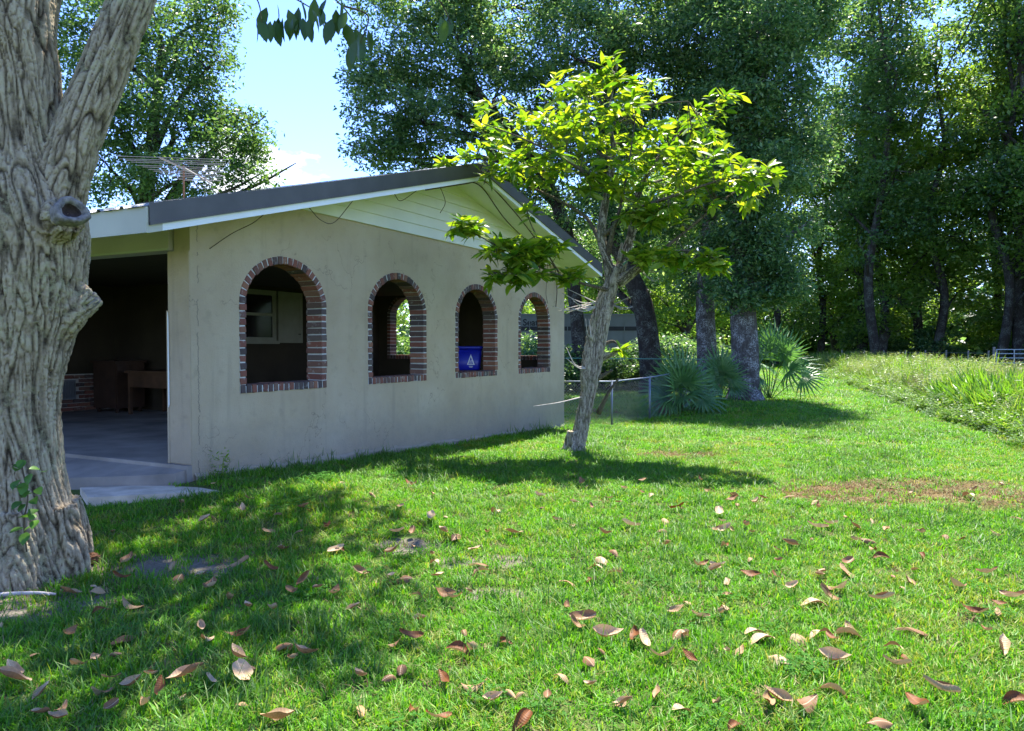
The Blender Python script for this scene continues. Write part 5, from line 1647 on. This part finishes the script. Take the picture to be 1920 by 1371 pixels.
DM = dead_mats()
KL = []   # mesh, wording
for k in range(5): KL.append((dead_leaf(k, DM[0], .155, .078, (.7, 1.2, -1.0, 1.7, .5)[k], (.25, .5, .35, .2, -.3)[k], .08), 0))
for k in range(4): KL.append((dead_leaf(10 + k, DM[1], .145, .075, (.9, 1.5, -.8, 1.1)[k], (.3, .55, .2, -.35)[k], .08), 1))
for k in range(4): KL.append((dead_leaf(20 + k, DM[2], .150, .072, (1.1, -1.2, 1.8, .7)[k], (.4, .3, .3, .6)[k], .10), 2))
LW = ['pale tan curled dead leaf', 'dark russet dead leaf', 'mid-brown crinkled dead leaf']
LEAF_UV = [(178,952),(382,972),(240,1049),(450,1054),(507,1064),(335,1078),(225,1080),(379,1074),(325,1054),(396,1100),(428,1116),(245,1126),(131,1106),(567,1088),(597,1098),(627,1105),(550,1105),(510,1135),(129,1184),(231,1192),(265,1177),(379,1175),(389,1190),(450,1184),(530,1205),(570,1227),(443,1231),(176,1231),(149,1246),(27,1259),(23,1273),(77,1294),(208,1269),(191,1291),(250,1281),(299,1289),(275,1313),(349,1261),(456,1263),(465,1247),(530,1026),(557,997),(567,949),(614,982),(503,994),(455,952),(342,942),(631,1029),(205,1320),(3,1159),
(612,983),(745,996),(773,996),(831,993),(856,1004),(914,997),(964,996),(1073,979),(1044,971),(1184,982),(1134,1000),(1153,1033),(1128,1046),(1112,1057),(1148,1068),(1066,1086),(1109,1080),(736,1032),(814,1051),(822,1076),(897,1051),(900,1066),(753,1079),(634,1026),(675,1066),(662,1138),(781,1113),(831,1113),(851,1121),(787,1152),(769,1188),(945,1194),(864,1216),(886,1211),(753,1246),(734,1263),(834,1269),(889,1279),(1081,1171),(1090,1160),(1137,1186),(1191,1193),(1103,1237),(1058,1263),(678,1316),(809,969),
(1312,899),(1378,929),(1372,936),(1417,938),(1430,929),(1474,927),(1524,936),(1534,950),(1249,972),(1241,989),(1269,949),(1348,961),(1342,991),(1357,992),(1371,987),(1397,983),(1410,994),(1251,1017),(1359,1019),(1526,974),(1558,981),(1532,989),(1603,987),(1637,972),(1584,962),(1483,1017),(1631,1011),(1605,1011),(1663,989),(1729,998),(1777,999),(1802,1011),(1864,996),(1907,968),(1826,916),(1815,926),(1879,904),(1309,1058),(1344,1064),(1461,1052),(1408,1071),(1453,1075),(1365,1086),(1363,1109),(1483,1097),(1541,1071),(1586,1067),(1588,1056),(1571,1097),(1552,1111),(1524,1124),(1650,1041),(1727,1036),(1716,1061),(1704,1084),(1854,1073),(1796,1097),(1899,1119),(1654,1120),(1826,1148),(1871,1145),(1851,1175),(1710,1174),(1590,1180),(1594,1171),(1500,1189),(1534,1184),(1562,1199),(1567,1227),(1462,1227),(1425,1191),(1416,1180),(1277,1180),(1267,1141),(1312,1148),(1350,1148),(1361,1135),(1207,1195),(1241,1229),(1294,1229),(1387,1217),(1232,1292),(1281,1319),(1459,1300),(1440,1311),(1513,1315),(1558,1281),(1676,1210),(1699,1225),(1680,1240),(1762,1287),(1879,1206),(1911,1307),(1723,1317),
(1170,915),(1092,905),(1010,930),(930,955),(700,925),(640,900),(770,905),(1205,900),(980,1345),(1380,1350),(520,1348),(110,1345),(1650,1352),(820,1340)]
gl = random.Random(9)
LEAF_UV = [(a, b, 1.0) for a, b in LEAF_UV] + [(gl.uniform(20, 1900), 905 + 430 * gl.random() ** 1.3, .6) for _ in range(85)]
for (u, v, fs) in LEAF_UV:
    d = 6.0
    for _ in range(8):
        p = px(u, v, d); zt = float(gz(p.x, p.y)) + .055
        d *= (EYE - zt) / (EYE - p.z)
    p = px(u, v, d)
    ls_, lr_ = local(p.x, p.y)
    if lr_ > -.1 or p.y > 11: continue
    me, w = gl.choice(KL + KL[0:5] + KL[5:8])
    where = 'in the tree shade beside the big trunk' if p.x < -1.0 and p.y < 7.4 else 'beside the worn brown patch of lawn' if p.x > 2.6 and p.y > 6.2 else 'by the shaded strip before the gable wall' if p.y > 6.9 else 'on the open sunny lawn'
    s = gl.uniform(.55, 1.1) * fs
    obj('fallen_leaf', me, None, None, LW[w] + ' ' + where, 'leaf', LW[w].replace('leaf', 'leaves') + ' ' + where, None,
        (p.x, p.y, float(gz(p.x, p.y)) + gl.uniform(.032, .060)), (gl.uniform(-.45, .45), gl.uniform(-.55, .55) + (math.pi if gl.random() < .3 else 0), gl.uniform(0, 6.28)), (s, s, s))

# fallen stick and seed cone by the big trunk
q = [px(-30, 1122, 4.45), px(20, 1112, 4.5), px(70, 1107, 4.52), px(104, 1112, 4.5)]
so = Vector((q[1].x, q[1].y, float(gz(q[1].x, q[1].y))))
P = spline([(*(Vector((a.x, a.y, float(gz(a.x, a.y)) + .045)) - so), .016 - .003 * i) for i, a in enumerate(q)], 6)
st = MB().tube([tuple(a[:3]) for a in P], [a[3] for a in P], 8)
a0, a1 = Vector(P[-4][:3]), Vector(P[-4][:3]) + Vector((.05, -.06, .01))
st.tube([a0, a1], [.008, .004], 6)
st.build('fallen_stick', M['dead_twig'], None, True, label='bare grey fallen stick lying on the grass below the big trunk', cat='stick', loc=tuple(so))
c_ = px(173, 1022, 5.2)
bm = bmesh.new(); bmesh.ops.create_icosphere(bm, subdivisions=3, radius=.045)
for v in bm.verts: v.co *= 1 + .22 * math.sin(v.co.x * 260) * math.sin(v.co.y * 260) + random.uniform(-.08, .08)
for v in bm.verts: v.co.z *= .85
me = bpy.data.meshes.new('seed_cone'); bm.to_mesh(me); bm.free()
M['cone'] = plain('brown_seed_cone', (.13, .065, .035), .9, .1, var=.4, scale=60)
obj('seed_cone', me, M['cone'], None, 'round rough brown seed cone on the ground against the big trunk', 'seed cone', loc=(c_.x, c_.y, float(gz(c_.x, c_.y)) + .045))
